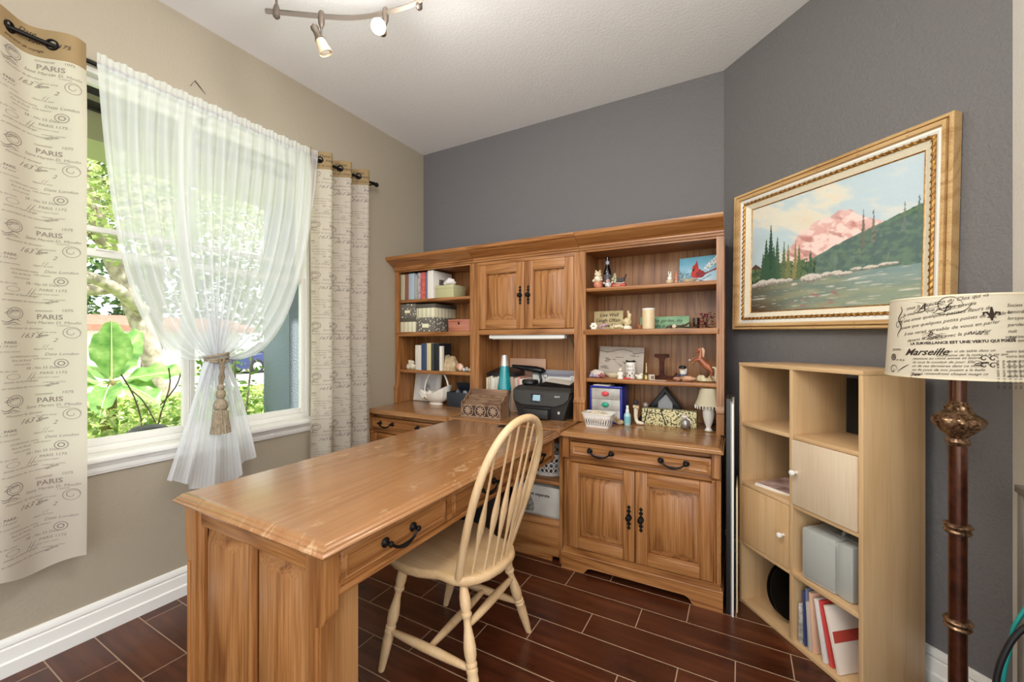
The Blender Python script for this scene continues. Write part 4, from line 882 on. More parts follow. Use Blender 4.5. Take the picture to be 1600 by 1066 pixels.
# ------------------------------------------------------------------ crate with cables
greywood = wood('weathered_wood', '#5d574f', '#777066', '#8d867b', axis=2, fig=4, rough=.8, bump=.3, spec=.2)
greywood_x = wood('weathered_wood_x', '#5d574f', '#777066', '#8d867b', axis=0, fig=4, rough=.8, bump=.3, spec=.2)
ox, oy = .749, 1.672
t = thing('wooden_rack', 'weathered grey wood rack at the right edge under the end of the slate wall', 'rack', (ox, oy, 0), math.radians(-90))
lb2 = lambda n, f, m=greywood: (lambda b: (f(b), b.build(n, m, t, local=True)))(MB())
W2, D2, H2 = .58, .082, .853
for (xx, yy) in ((0, -D2), (W2-.03, -D2), (0, .0-.03), (W2-.03, -.03)): lb2('leg', lambda b: b.box(xx, xx+.026, yy, yy+.026, 0, H2-.02, .002))
lb2('top_board', lambda b: b.box(-.004, W2+.004, -D2-.004, .004, H2-.02, H2, .002), greywood_x); lb2('shelf', lambda b: b.box(.026, W2-.03, -D2+.004, -.004, .34, .358, .002), greywood_x); lb2('shelf', lambda b: b.box(.026, W2-.03, -D2+.004, -.004, .06, .078, .002), greywood_x)
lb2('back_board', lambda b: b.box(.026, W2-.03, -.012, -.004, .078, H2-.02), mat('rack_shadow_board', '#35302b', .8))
for i, (m, lab, P, r) in enumerate(((mat('teal_cable', '#1f8f88', .4), 'teal network cable hanging off the weathered rack', [(.664, 1.54, .66), (.645, 1.555, .60), (.635, 1.56, .558), (.612, 1.56, .503), (.614, 1.56, .467), (.603, 1.56, .415), (.597, 1.56, .36), (.59, 1.56, .2), (.585, 1.55, .006)], .0045),
        (mat('black_cable', '#1b1a1d', .4), 'black power cable beside the teal cable', [(.662, 1.51, .58), (.635, 1.525, .55), (.609, 1.53, .511), (.592, 1.53, .464), (.58, 1.53, .419), (.572, 1.53, .373), (.565, 1.525, .2), (.56, 1.52, .008)], .0065))):
    b = MB(); Q = smoothp([tuple(Vector(P[j]).lerp(Vector(P[j+1]), k/5)) for j in range(len(P)-1) for k in range(5)]+[P[-1]], 8); b.tube(Q, r, 8); tag(b.build('cable', m, loc=P[-1], smooth=80), lab, 'cable')
# ------------------------------------------------------------------ the mountain painting
gold = mat('gold_leaf', '#b98a45', .35, .6, var='#8a5f2a', vscale=70); fr_wood = wood('frame_wood', '#a67d4e', '#c6a06c', '#d9bd90', axis=0, fig=3, rough=.35); linen_liner = mat('cream_liner', '#e9dfc8', .7, var='#dfd3ba', vscale=200, bump=.2, bscale=500); white_liner = mat('white_liner', '#ece8df', .5)
pt = thing('framed_painting', 'framed mountain river painting hanging on the slate wall', 'painting', (.3315, 2.3315, 1.675), rot=(0, 0, 0))
pt.matrix_world = TR(.3315-.002, 2.3315-.002, 1.675) @ Matrix.Rotation(-PI/4, 4, 'Z') @ Matrix.Rotation(math.radians(1.1), 4, 'Y')
PW, PH = .945, .742
def rail_ring(b, o0, o1, prof):
    """mitred rectangular moulding between outer inset o0 and inner inset o1; prof = (fraction, -y height)"""
    rs = []
    for f, h in prof:
        o = lerp(o0, o1, f); rs.append([(-PW/2+o, -h, -PH/2+o), (PW/2-o, -h, -PH/2+o), (PW/2-o, -h, PH/2-o), (-PW/2+o, -h, PH/2-o)])
    b.loft(rs, cap=False)
b = MB(); rail_ring(b, 0, .036, [(0, .004), (0, .044), (.12, .049), (.34, .046), (.40, .034), (.48, .034), (.54, .050), (.9, .046), (1, .036), (1, .004)])
for s in (-1, 1):
    for k in range(-2, 3):
        for o, w in ((.007, .014), (.026, .013)):
            b.box(k*.17-.004, k*.17+.004, -.0515, -.04, s*(PH/2-o)-w/2*.4, s*(PH/2-o)+w/2*.4, .002); b.box(s*(PW/2-o)-w/2*.4, s*(PW/2-o)+w/2*.4, -.0515, -.04, k*.135-.004, k*.135+.004, .002)
b.build('outer_frame', fr_wood, pt, local=True)
b = MB(); rail_ring(b, .036, .054, [(0, .002), (0, .034), (.5, .036), (1, .030), (1, .002)]); b.build('white_fillet', white_liner, pt, local=True)
b = MB(); rail_ring(b, .054, .066, [(0, .02), (0, .034), (.5, .038), (1, .034), (1, .02)])
for s in (-1, 1):
    n = 34
    for k in range(n):
        u = -PW/2+.056+(k+.5)*(PW-.112)/n; b.M = TR(u, -.037, s*(PH/2-.06)) @ Matrix.Rotation(.6, 4, 'Y'); b.ball((0, 0, 0), (.013, .004, .0042), 8, 5)
    n = 26
    for k in range(n):
        u = -PH/2+.056+(k+.5)*(PH-.112)/n; b.M = TR(s*(PW/2-.06), -.037, u) @ Matrix.Rotation(.6, 4, 'Y'); b.ball((0, 0, 0), (.0042, .004, .013), 8, 5)
b.M = None; b.build('rope_moulding', gold, pt, local=True)
b = MB(); rail_ring(b, .066, .094, [(0, .004), (0, .03), (.85, .016), (1, .017), (1, .004)]); b.build('liner', linen_liner, pt, local=True)
b = MB(); rail_ring(b, .091, .0965, [(0, .012), (0, .0165), (.5, .0185), (1, .0155), (1, .008)]); b.build('inner_gilt', gold, pt, local=True)
b = MB(); b.box(-PW/2+.01, PW/2-.01, -.006, -.001, -PH/2+.01, PH/2-.01); b.build('backing', mat('kraft_back', '#8d7a5e', .8), pt, local=True)
Lc = lin
def paint(u, v):
    """mountain lake picture: u across, v up, 0..1"""
    n1 = fbm(u*5, v*9, 1.3); n2 = fbm(u*22, v*26, 4.1); n3 = fbm(u*60, v*50, 9)
    # sky
    k = fbm(u*2.2-v*1.5, v*5+u*3, 7.7)+.35*fbm(u*7-v*4, v*16+u*9, 3)
    c = mixc(Lc('#bccdd2'), Lc('#dfd9c8'), sstep(-.12, .22, k)); c = mixc(c, Lc('#e3c9a8'), sstep(.12, .4, k)*sstep(.6, .8, v)*sstep(.2, .6, u)*.9); c = mixc(c, Lc('#b9c9d6'), sstep(.5, .95, u)*.45)
    # pink massif
    ridge = .52+.0
    pk = [(.25, .49), (.33, .60), (.36, .665), (.375, .69), (.40, .672), (.45, .715), (.49, .735), (.53, .73), (.555, .735), (.60, .765), (.64, .755), (.67, .74), (.70, .70), (.74, .665), (.80, .62), (.86, .58)]
    h = 0
    for (a, ha), (bb, hb) in zip(pk, pk[1:]):
        if a <= u <= bb: h = lerp(ha, hb, (u-a)/(bb-a))+.012*n3
    if v < h:
        f = fbm(u*9+v*9, v*7-u*5, 2.2)+.5*fbm(u*24+v*16, v*18-u*10, 5)
        c = mixc(Lc('#dcaaa2'), Lc('#efd3ca'), sstep(-.12, .12, f)); c = mixc(c, Lc('#b07068'), sstep(.04, .22, -fbm(u*13+v*15, v*5-u*4, 6.1)-.25*f)*.75); c = mixc(c, Lc('#e8d0cc'), sstep(h-.10, h, v)*.35)
    # right green slope
    hs = .40+.0
    if u > .42: hs = lerp(.40, .665, ((u-.42)/.58)**.82)+.01*n2
    if u > .42 and v < hs and v > .22: c = mixc(Lc('#5f7a57'), Lc('#3f5a4a'), sstep(-.2, .2, n2+.3*n1)); c = mixc(c, Lc('#7b8a74'), sstep(.15, .4, fbm(u*30, v*12, 6))*.6); c = mixc(c, Lc('#6f7f86'), .35*sstep(.3, .25, abs(v-.33)))
    # dark left hill
    if u < .08 and v < .46-.9*abs(u-.035): c = mixc(Lc('#5a3f3a'), Lc('#3c3a30'), sstep(.42, .3, v))
    # tree band
    def spruce(cx, top, base, w):
        if base < v < top:
            q = (top-v)/(top-base); ww = w*q*(.55+.45*abs(math.sin(v*95+cx*40)))+.0018
            return abs(u-cx+.006*n3) < ww
        return False
    band = .43-.10*abs(u-.26)+.07*n2
    if u < .47 and .24 < v < band: c = mixc(Lc('#3f5a42'), Lc('#6d7f5a'), sstep(-.25, .3, n2+.5*n3)); c = mixc(c, Lc('#2c4037'), sstep(0, .35, fbm(u*40, v*14, 8)))
    for cx, top, w, cl in ((.155, .80, .042, '#34523f'), (.12, .68, .048, '#3b5a44'), (.095, .55, .03, '#3f5c46'), (.205, .68, .036, '#47604a'), (.255, .62, .028, '#65724f'), (.285, .58, .026, '#7c7f55'), (.335, .59, .024, '#8f8658'), (.36, .56, .022, '#5f704c'), (.18, .60, .03, '#3b5a44'), (.435, .50, .022, '#4a6350'), (.73, .72, .012, '#6f6f63'), (.78, .70, .012, '#7a7a6c'), (.92, .70, .008, '#6c7a70'), (.98, .72, .010, '#5c7060'), (.71, .44, .034, '#71836c'), (.63, .42, .024, '#6a7a5e')):
        if spruce(cx, top, .27 if cx < .5 else (.40 if w > .02 else hs-.12), w): c = mixc(Lc(cl), Lc('#22382f'), sstep(.05, .35, n3+.4*n2)*.55)
    # shore and river
    if v < .265+.01*n2:
        c = mixc(Lc('#77877c'), Lc('#95987f'), sstep(-.2, .25, fbm(u*4, v*20, 3))); c = mixc(c, Lc('#5a5240'), sstep(.5, 0, u)*.75); c = mixc(c, Lc('#9aa58c'), sstep(.5, .9, u)*sstep(.25, .05, v)*.6); c = mixc(c, Lc('#7d9aa0'), sstep(.55, .8, u)*sstep(.1, .2, v)*.5)
        c = mixc(c, Lc('#4f3a28'), sstep(.15, .02, v)*sstep(.35, .05, u)*.8)
        st = fbm(u*8, v*70, 12)
        c = mixc(c, Lc('#d9d3c6'), sstep(.16, .34, st)*.75*sstep(.0, .05, v))
        if abs(u-.47) < .17 and v < .15: c = mixc(c, Lc('#a07068'), sstep(.1, .3, fbm(u*16+v*10, v*40, 2))*.8)
    for cx, cy, rx, ry in ((.03, .255, .03, .022), (.09, .27, .045, .034), (.165, .272, .04, .03), (.23, .268, .04, .022), (.29, .265, .03, .02), (.44, .262, .07, .036), (.54, .272, .035, .022), (.59, .275, .04, .018), (.63, .262, .05, .016), (.33, .222, .02, .014), (.70, .285, .03, .014), (.77, .282, .04, .016), (.85, .29, .05, .012)):
        d = ((u-cx)/rx)**2+((v-cy)/ry)**2+.6*n3
        if d < 1: c = mixc(Lc('#cfc7bc'), Lc('#857b72'), sstep(.2, -.7, (v-cy)/ry+n3)); 
    return tuple(max(0, min(1, x+.02*n3)) for x in c)
cw, ch = PW-2*.094, PH-2*.094
color_grid('canvas', cw, ch, 300, 216, paint, vcol_mat('oil_paint', .45, .4, 120), pt, lambda x, y: (x-cw/2, -.014, y-ch/2))
# ------------------------------------------------------------------ track light
brz = mat('track_bronze', '#6d6258', .4, .7); alab = cloth('alabaster_glass', '#ecd9b4', .3); 
t = thing('track_light', 'curved bronze track light with two spot heads on the ceiling', 'track light', (-1.45, 1.25, H))
P = smoothp([tuple(Vector(a).lerp(Vector(c), k/6)) for a, c in zip([(-1.80, 1.045, 2.68), (-1.63, 1.17, 2.68), (-1.497, 1.264, 2.68), (-1.346, 1.307, 2.68), (-1.19, 1.336, 2.68), (-1.10, 1.31, 2.68)], [(-1.63, 1.17, 2.68), (-1.497, 1.264, 2.68), (-1.346, 1.307, 2.68), (-1.19, 1.336, 2.68), (-1.10, 1.31, 2.68), (-1.0, 1.20, 2.68)]) for k in range(6)], 10)
b = MB(); b.tube(P, .0085, 4, flat=1.5, up=(0, 0, 1)); b.build('rail', brz, t)
for (x, y) in ((-1.765, 1.072), (-1.19, 1.336)):
    b = MB(); b.cyl((x, y, 2.70), (x, y, H-.012), .005); b.lathe([(.007, -.028), (.014, -.02), (.014, .012), (.009, .03), (.005, .036)], (x, y, 2.68), 14); b.lathe([(.03, -.012), (.032, 0)], (x, y, H-.0005), 20); b.build('standoff', brz, t)
LAMP_ON = Vector((-1.352, 1.313, 2.555))
for i, (x, y, d, on) in enumerate(((-1.617, 1.183, (.22, .35, -.85), 0), (-1.355, 1.306, (.55, -.75, -.45), 1))):
    d = Vector(d).normalized()
    b = MB(); b.lathe([(.006, -.05), (.013, -.03), (.0145, 0), (.012, .018), (.006, .026)], (x, y, 2.68), 14); b.cyl((x, y, 2.64), (x, y, 2.585), .004); h = b.build('spot_stem', brz, t)
    p0 = Vector((x, y, 2.60))-d*.035-Vector((.012, .01, 0))
    b = MB(); b.lathe([(.004, -.008), (.006, 0), (.016, .002), (.0175, .012), (.014, .02), (.015, .04), (.021, .055), (.022, .058)], p0, 18, tuple(d)); b.build('spot_socket', brz, t)
    b = MB(); b.lathe([(.019, .056), (.022, .075), (.027, .105), (.029, .112), (.0285, .115), (.026, .112), (.02, .085), (.017, .06)], p0, 22, tuple(d), cap=False); g = b.build('spot_shade', alab, t); g['label'] = 'mottled amber glass cone'
    b = MB(); b.lathe([(.001, .1), (.02, .1), (.0245, .106), (.02, .111), (.001, .113)] if not on else [(.004, .085), (.024, .105), (.030, .118), (.027, .132), (.016, .142), (.001, .145)], p0, 20, tuple(d)); b.build('spot_bulb', emit('lit_bulb', '#fff6e6', 14) if on else mat('frosted_lens', '#e8e2d4', .25), t)
    if on: LAMP_ON = p0+d*.20
# ------------------------------------------------------------------ things on the shelves
SA, SB_, SC, SD = 1.572, 1.319, 1.026, .76
_m = {}
def M(col, rough=.5, **k):
    key = (col, rough, tuple(k.items()))
    if key not in _m: _m[key] = mat('paint_'+col.lstrip('#'), col, rough, **k)
    return _m[key]
def one(name, label, cat, loc, mt, fn, group=None, smooth=40, rot=None):
    b = MB(); fn(b); o = b.build(name, mt, smooth=smooth); o.location = loc
    if rot: o.rotation_euler = rot
    return tag(o, label, cat, group)
def book(label, x0, x1, y0, z, h, d, col, group, col2=None, lean=0, pages=True):
    t = thing('book', label, 'book', (x0, y0, z), 0, group); w = x1-x0-.002; m = mat('cloth_'+col.lstrip('#')+('v' if col2 else ''), col, .55, var=col2, vscale=50)
    b = MB(); b.box(0, w, 0, .003, 0, h, .0012); b.box(0, .002, .002, d, 0, h, .0006); b.box(w-.002, w, .002, d, 0, h, .0006); b.build('cover', m, t, local=True)
    b = MB(); b.box(.002, w-.002, .003, d-.004, .003, h-.004); b.build('pages', M('#e9e2d2', .8), t, local=True); return t
G = 'books on the top left shelf'
for lab, a, c, h, col, c2 in (('tall beige book, outermost on the top left shelf', -2.366, -2.321, .204, '#b9b294', None), ('narrow rust brown book beside the beige one on the top left shelf', -2.318, -2.284, .204, '#8c5a45', None), ('thick pale blue binder on the top left shelf', -2.281, -2.222, .206, '#a9b9c2', None),
        ('short grey booklet between the pale blue binder and the speckled book', -2.219, -2.192, .183, '#a8a79f', None), ('lilac and white speckled book on the top left shelf', -2.190, -2.160, .205, '#c9bfc4', '#8d7c82'), ('red patterned book on the top left shelf', -2.157, -2.114, .206, '#c2453a', '#d8786c'), ('slim grey blue book between the red book and the white album', -2.111, -2.084, .204, '#6f7285', None)):
    book(lab, a, c, 2.440, SA, h, .17, col, G, c2)
t = book('thick white photo album standing against the pale green box', -2.081, -2.024, 2.430, SA, .212, .23, '#e8e2d8', G)
b = MB(); b.box(.056, .0575, .07, .13, .09, .15); w = b.build('cover_photo', M('#8a8780', .4, var='#4a4846', vscale=40), t, local=True); w['label'] = 'small square cover photo'
def lidded(label, x0, x1, y0, y1, z, h, lidh, mb, ml, group=None, plate=None, name='photo_box', cat='box'):
    cx, cy = (x0+x1)/2, (y0+y1)/2; t = thing(name, label, cat, (cx, cy, z), 0, group); hx, hy = (x1-x0)/2, (y1-y0)/2
    b = MB(); b.box(-hx+.002, hx-.002, -hy+.002, hy-.002, 0, h-.004, .002); b.build('body', mb, t, local=True)
    b = MB(); b.box(-hx, hx, -hy, hy, h-lidh, h, .002); b.build('lid', ml, t, local=True)
    if plate:
        b = MB(); b.box(-.032, .032, -hy-.001, -hy+.002, h*.30-.0, h*.30+.03, .001); p = b.build('label_plate', plate, t, local=True)
        b = MB(); b.box(-.027, .027, -hy-.0016, -hy-.0008, h*.30+.004, h*.30+.026); b.build('label_card', M('#efe9c9', .7), p, local=True)
    return t
def floral():
    n = NT('floral_card'); v = n.n('ShaderNodeTexVoronoi', Vector=n.coord(), Scale=46.0); v2 = n.n('ShaderNodeTexVoronoi', Vector=n.coord(), Scale=110.0)
    c = n.ramp(v.outputs['Distance'], [(.26, '#e5e1cc'), (.33, '#6c685f')]); c2 = n.ramp(v2.outputs['Distance'], [(.18, '#d5cfae'), (.25, '#57534b')])
    n.set(n.b.inputs['Base Color'], n.mix(.5, c, c2, 'LIGHTEN')); n.b.inputs['Roughness'].default_value = .6; return n.m
def tilecard():
    n = NT('striped_card'); br = n.n('ShaderNodeTexBrick', Vector=n.coord((1, 1, 1)))
    sx = n.n('ShaderNodeSeparateXYZ'); tc = n.n('ShaderNodeTexCoord'); n.set(sx.inputs[0], tc.outputs['Object']); f = n.math('FRACT', n.math('MULTIPLY', n.math('ADD', sx.outputs[0], sx.outputs[1]), 24.0))
    n.set(n.b.inputs['Base Color'], n.ramp(f, [(.04, '#8d8a72'), (.09, '#dcd7b4'), (.5, '#e5e0c2'), (.93, '#d5cfac')])); n.b.inputs['Roughness'].default_value = .6; return n.m
flo, tlc, umber = floral(), tilecard(), M('#5e584e', .55)
lidded('pale green keepsake box beside the white album on the top shelf', -2.012, -1.842, 2.437, 2.59, SA, .094, .026, M('#b8b488', .6), M('#bdb98e', .6), name='keepsake_box')
one('paper_rose', 'crumpled white paper bow lying on the pale green keepsake box', 'ornament', (-1.915, 2.49, SA+.094), M('#e6e0da', .7), lambda b: (b.ball((0, 0, .022), (.052, .035, .022), 16, 10, .5, 3, 6), b.ball((.005, 0, .04), (.028, .024, .02), 12, 8, .6, 5, 6)))
gb = 'photo boxes on the second left shelf'
lidded('dark lidded photo box with cream tiled sides, under the floral box at the shelf end', -2.370, -2.206, 2.435, 2.70, SB_, .113, .032, tlc, umber, gb)
lidded('dark floral photo box with a brass label plate, at the shelf end on top', -2.370, -2.206, 2.435, 2.70, SB_+.1135, .108, .03, flo, flo, gb, M('#a98f4a', .35, metal=.8))
lidded('dark floral photo box with a cream card, under the cream striped box', -2.200, -2.013, 2.435, 2.62, SB_, .110, .035, flo, flo, gb, M('#e9e4c4', .5))
lidded('cream striped photo box with a dark brown lid, on top of the floral box', -2.200, -2.013, 2.435, 2.705, SB_+.1105, .103, .03, tlc, umber, gb)
t = lidded('small reddish wooden chest beside the stacked photo boxes', -1.902, -1.705, 2.45, 2.58, SB_, .090, .022, wood('cedar', '#8f4f3a', '#b06f57', '#c48a70', axis=0, fig=6, rough=.45), wood('cedar_lid', '#8f4f3a', '#b06f57', '#c48a70', axis=0, fig=6, rough=.45), name='wooden_chest', cat='chest')
b = MB(); b.box(-.006, .006, -.068, -.064, .052, .07, .001); b.build('clasp', iron, t, local=True)
# third shelf
shell = M('#ddd3bd', .5, var='#c6b79b', vscale=40)
def knob_shell(b):
    for k, (x, z, r) in enumerate(((-.02, .022, .026), (.02, .020, .026), (0, .045, .024), (-.012, .06, .018), (.014, .055, .018))): b.ball((x, .0, z), (r, r*.9, r*.85), 14, 9, .35, k, 5)
one('seashell', 'knobbly cream seashell at the window end of the third left shelf', 'shell', (-2.275, 2.465, SC), shell, knob_shell)
G = 'books on the third left shelf'
for lab, a, c, h, col in (('white spined book first in the third shelf row', -2.218, -2.158, .192, '#d9d2c2'), ('blue cloth book in the third shelf row', -2.155, -2.105, .205, '#3d4a6b'), ('cream yellow book beside the blue cloth book', -2.102, -2.061, .208, '#d6c79a'), ('olive black book beside the cream yellow book', -2.058, -2.032, .206, '#3f423c'), ('thick black book in the third shelf row', -2.029, -1.982, .204, '#1d2126'), ('thin white book at the far right of the third shelf row', -1.979, -1.955, .186, '#e5ded0')):
    book(lab, a, c, 2.445, SC, h, .15 if a < -1.98 else .03, col, G)
stone = M('#c6b28f', .8, var='#a48d67', vscale=30, bump=.4)
one('stone_bookend', 'tan stone bookend with two rough peaks on the third left shelf', 'bookend', (-1.90, 2.49, SC), stone, lambda b: (b.loft([[(-.05, -.03, 0), (.05, -.03, 0), (.05, .04, 0), (-.05, .04, 0)], [(-.05, -.028, .035), (.052, -.03, .03), (.05, .04, .05), (-.05, .04, .06)], [(-.049, -.01, .115), (-.03, -.012, .10), (-.03, .03, .11), (-.049, .03, .12)]]), b.loft([[(-.02, -.03, 0), (.055, -.03, 0), (.055, .03, 0), (-.02, .03, 0)], [(-.012, -.02, .06), (.05, -.02, .05), (.05, .02, .055), (-.012, .02, .06)], [(.008, -.008, .112), (.024, -.008, .108), (.024, .012, .108), (.008, .012, .112)]])), smooth=20)
def spiralshell(b):
    for i in range(16):
        a = i*.55; r = .026*(1-i/18); b.ball((.012*math.cos(a)*(1-i/16), -.0+.002*i*.4, .028+.012*math.sin(a)*(1-i/16)), (r, r*.8, r), 12, 8)
one('spiral_shell', 'orange and white snail shell beside the tan stone bookend', 'shell', (-1.812, 2.468, SC), M('#d98d68', .35, var='#e9d5c0', vscale=22), spiralshell)
one('shell_cluster', 'tiny grey and white shell figure next to the orange snail shell', 'ornament', (-1.757, 2.468, SC), M('#cfcabf', .5, var='#6d6a66', vscale=60), lambda b: [b.ball((.016*math.cos(k), .008*math.sin(k*2), .012+.010*(k % 2)), .0125, 10, 7, .4, k, 5) for k in range(5)])
one('rabbit_figurine', 'tiny cream figurine at the inner end of the third left shelf', 'figurine', (-1.712, 2.468, SC), M('#dccfae', .45, var='#b89b5e', vscale=50), lambda b: (b.ball((0, 0, .014), (.018, .013, .014)), b.ball((.012, 0, .03), .010), b.ball((.014, 0, .044), (.003, .003, .009))))
# worktop, left hutch
fw = M('#d8d0bf', .5)
t = thing('sketch_picture', 'pale framed pencil drawing leaning behind the white basket', 'picture', (-2.235, 2.60, SD), rot=(math.radians(-9), 0, 0))
b = MB(); W_, H_ = .135, .235
rs = []
for o, h in ((0, 0), (0, .014), (.006, .017), (.018, .012), (.02, .004), (.02, 0)): rs.append([(-W_+o, -h, o), (W_-o, -h, o), (W_-o, -h, H_-o), (-W_+o, -h, H_-o)])
b.loft(rs, cap=False); b.build('frame', fw, t, local=True)
def sketch(u, v):
    c = (.72, .70, .66)
    if .14 < u < .86 and .12 < v < .9:
        c = (.60, .59, .57); d = fbm(u*7, v*7, 3)+.4*fbm(u*25, v*25, 5)
        k = sstep(.28, .1, math.hypot((u-.45)*1.1, v-.45)+.18*d); c = mixc(c, (.16, .15, .15), k*sstep(-.2, .25, d+.1)); c = mixc(c, (.45, .44, .43), sstep(.1, .4, d)*.5)
    return c
color_grid('drawing', 2*W_-.036, H_-.036, 60, 54, sketch, vcol_mat('sketch_paper', .5), t, lambda x, y: (x-W_+.018, -.006, y+.018))
por = M('#e9e3d6', .25, coat=.4)
t = thing('porcelain_basket', 'white porcelain flower basket with a tall hoop handle', 'basket', (-2.055, 2.50, SD))
b = MB(); b.lathe([(.001, .001), (.048, 0), (.052, .006), (.046, .014), (.044, .02), (.075, .035), (.098, .06), (.108, .085), (.112, .092), (.108, .09), (.094, .064), (.07, .04), (.03, .028), (.001, .026)], (0, 0, 0), 40, sx=1.22, sy=.78, cap=False, mod=lambda a, z: 1+.03*math.sin(a*18)*(z > .03)); 
for v in b.bm.verts:
    if v.co.z > .05 and v.co.x > .03: v.co.z += (v.co.x-.03)*.62*sstep(.05, .09, v.co.z)
b.build('bowl', por, t, local=True)
b = MB(); b.tube([(-.118*math.cos(PI*k/24)+.002, 0, .085+.172*math.sin(PI*k/24)+(.02*(1-math.cos(PI*k/24))/2)) for k in range(25)], .0068, 8); b.build('handle', por, t, local=True)
b = MB(); rr = random.Random(5)
for k in range(9):
    cx_, cz_ = -.105+.012*k*.9, .085+.012*math.sin(k*1.7); cy_ = -.05-.022*math.sin(k/8*PI)
    for j in range(6): a = j*PI/3+k; b.ball((cx_+.012*math.cos(a), cy_-.006, cz_+.012*math.sin(a)), (.009, .005, .009), 8, 6)
    b.ball((cx_, cy_-.010, cz_), .006, 8, 6)
b.build('flowers', por, t, local=True)
dk = M('#2b3036', .5)
t = thing('desk_box', 'open charcoal box of odds and ends behind the carved organizer', 'box', (-1.835, 2.545, SD))
b = MB(); b.box(-.095, .095, -.075, -.070, 0, .108, .002); b.box(-.095, .095, .070, .075, 0, .108, .002); b.box(-.095, -.09, -.07, .07, 0, .108, .002); b.box(.09, .095, -.07, .07, 0, .108, .002); b.box(-.09, .09, -.07, .07, 0, .006); b.build('tray', dk, t, local=True)
b = MB(); b.M = TR(0, .073, .107) @ Matrix.Rotation(math.radians(28), 4, 'X'); b.box(-.094, .094, 0, .005, 0, .07, .001); b.build('lid', dk, t, local=True)
t2 = one('cable_bundle', 'tangle of grey clips inside the open charcoal box', 'clips', (-1.835, 2.52, SD+.0065), M('#8c9096', .4, var='#3c4046', vscale=60), lambda b: [b.ball((-.06+.022*k, .02*math.sin(k*2.1), .06+.03*abs(math.sin(k))), (.018, .014, .028), 8, 6, .5, k, 6) for k in range(6)]+[b.box(-.07, .07, -.03, .035, 0, .06, .004)])
t = thing('paper_tray', 'grey tray of papers half hidden behind the oak hutch post', 'tray', (-1.715, 2.655, SD))
b = MB(); b.box(-.055, .055, -.04, .04, 0, .20, .004); b.build('body', M('#a9a9aa', .5), t, local=True); b = MB(); b.box(-.06, .06, -.045, .045, .20, .215, .004); b.build('lid', M('#cfcbc2', .5), t, local=True)
# carved letter organizer
cw_ = wood('carved_walnut', '#5b3c28', '#86664c', '#a98a6c', axis=0, fig=6, rough=.6, bump=.3); cwd = M('#3d281a', .7)
t = thing('letter_organizer', 'carved wooden letter organizer with three tiers on the desk', 'organizer', (-1.445, 2.245, SD), math.radians(4.5))
OW = .136
b = MB(); b.box(-OW, OW, -.066, .066, 0, .007); b.build('base', cw_, t, local=True)
for i, (y, h) in enumerate(((-.058, .092), (-.018, .118), (.022, .140), (.06, .172))):
    b = MB(); P = [(-OW, .007)]
    if i < 3:
        for k in range(61):
            x = -OW+2*OW*k/60; P.append((x, h-.016+.014*abs(math.sin((x+OW)/(2*OW)*3*PI))**.6))
        P = [P[0]]+P[1:]+[(OW, .007)]; b.prism([(OW, .007), (-OW, .007)]+P[1:-1], y-.004, y+.004, 'y')
    else: b.box(-OW, OW, y-.004, y+.006, .007, h, .002)
    b.build('tier', cw_, t, local=True)
for s in (-1, 1):
    b = MB(); b.prism([(-.064, .0), (.066, .0), (.066, .172), (.05, .170), (.035, .145), (.0, .135), (-.02, .115), (-.062, .095)], s*OW-.004*s, s*(OW+.005), 'x'); b.build('side_panel', cw_, t, local=True)
b = MB()
for k in (-1, 0, 1):
    cx_ = k*2*OW/3
    for a in range(8): b.M = TR(cx_, -.0625, .048) @ Matrix.Rotation(a*PI/4, 4, 'Y') @ TR(0, 0, .016); b.ball((0, 0, 0), (.0055, .004, .011), 8, 6)
    b.M = TR(cx_, -.0625, .048); b.ball((0, 0, 0), (.006, .005, .006), 8, 6)
    for s in (-1, 1):
        b.M = None; b.tube([(cx_+s*.012, -.063, .012), (cx_+s*.03, -.064, .02), (cx_+s*.039, -.064, .045), (cx_+s*.03, -.064, .07), (cx_+s*.008, -.064, .082)], .003, 6)
        b.tube([(cx_+s*.004, -.063, .024), (cx_+s*.014, -.064, .014), (cx_+s*.02, -.064, .022)], .0025, 6)
b.M = None; b.box(-OW, OW, -.065, -.061, .007, .012); b.build('carving', M('#a48a73', .6), t, local=True)
b = MB(); b.box(-OW+.004, OW-.004, -.0625, -.0621, .012, .078); b.build('carved_ground', cwd, t, local=True)
one('pink_cards', 'pink floral card poking up behind the left end of the carved organizer', 'card', (-1.592, 2.30, SD), M('#c98f85', .6, var='#efe2d8', vscale=60), lambda b: b.box(-.03, .03, -.002, .002, 0, .125, .001))
# lava lamp
t = thing('lava_lamp', 'teal lava lamp with a silver base behind the carved organizer', 'lamp', (-1.385, 2.395, SD))
sil = M('#b7b3aa', .3, metal=.85)
b = MB(); b.lathe([(.040, 0), (.041, .004), (.028, .085), (.028, .09), (.046, .155), (.047, .16), (.04, .161)], (0, 0, 0), 28); b.build('base', sil, t, local=True)
n = NT('teal_liquid'); n.b.inputs['Base Color'].default_value = rgba('#12a3ad'); n.b.inputs['Roughness'].default_value = .05; n.b.inputs['Transmission Weight'].default_value = .35; n.b.inputs['Coat Weight'].default_value = .6
b = MB(); b.lathe([(.040, .160), (.047, .168), (.046, .18), (.027, .325)], (0, 0, 0), 28); b.build('globe', n.m, t, local=True)
b = MB(); b.lathe([(.0275, .323), (.019, .392), (.017, .396)], (0, 0, 0), 24); b.build('cap', M('#d5d2cb', .3, metal=.6), t, local=True)
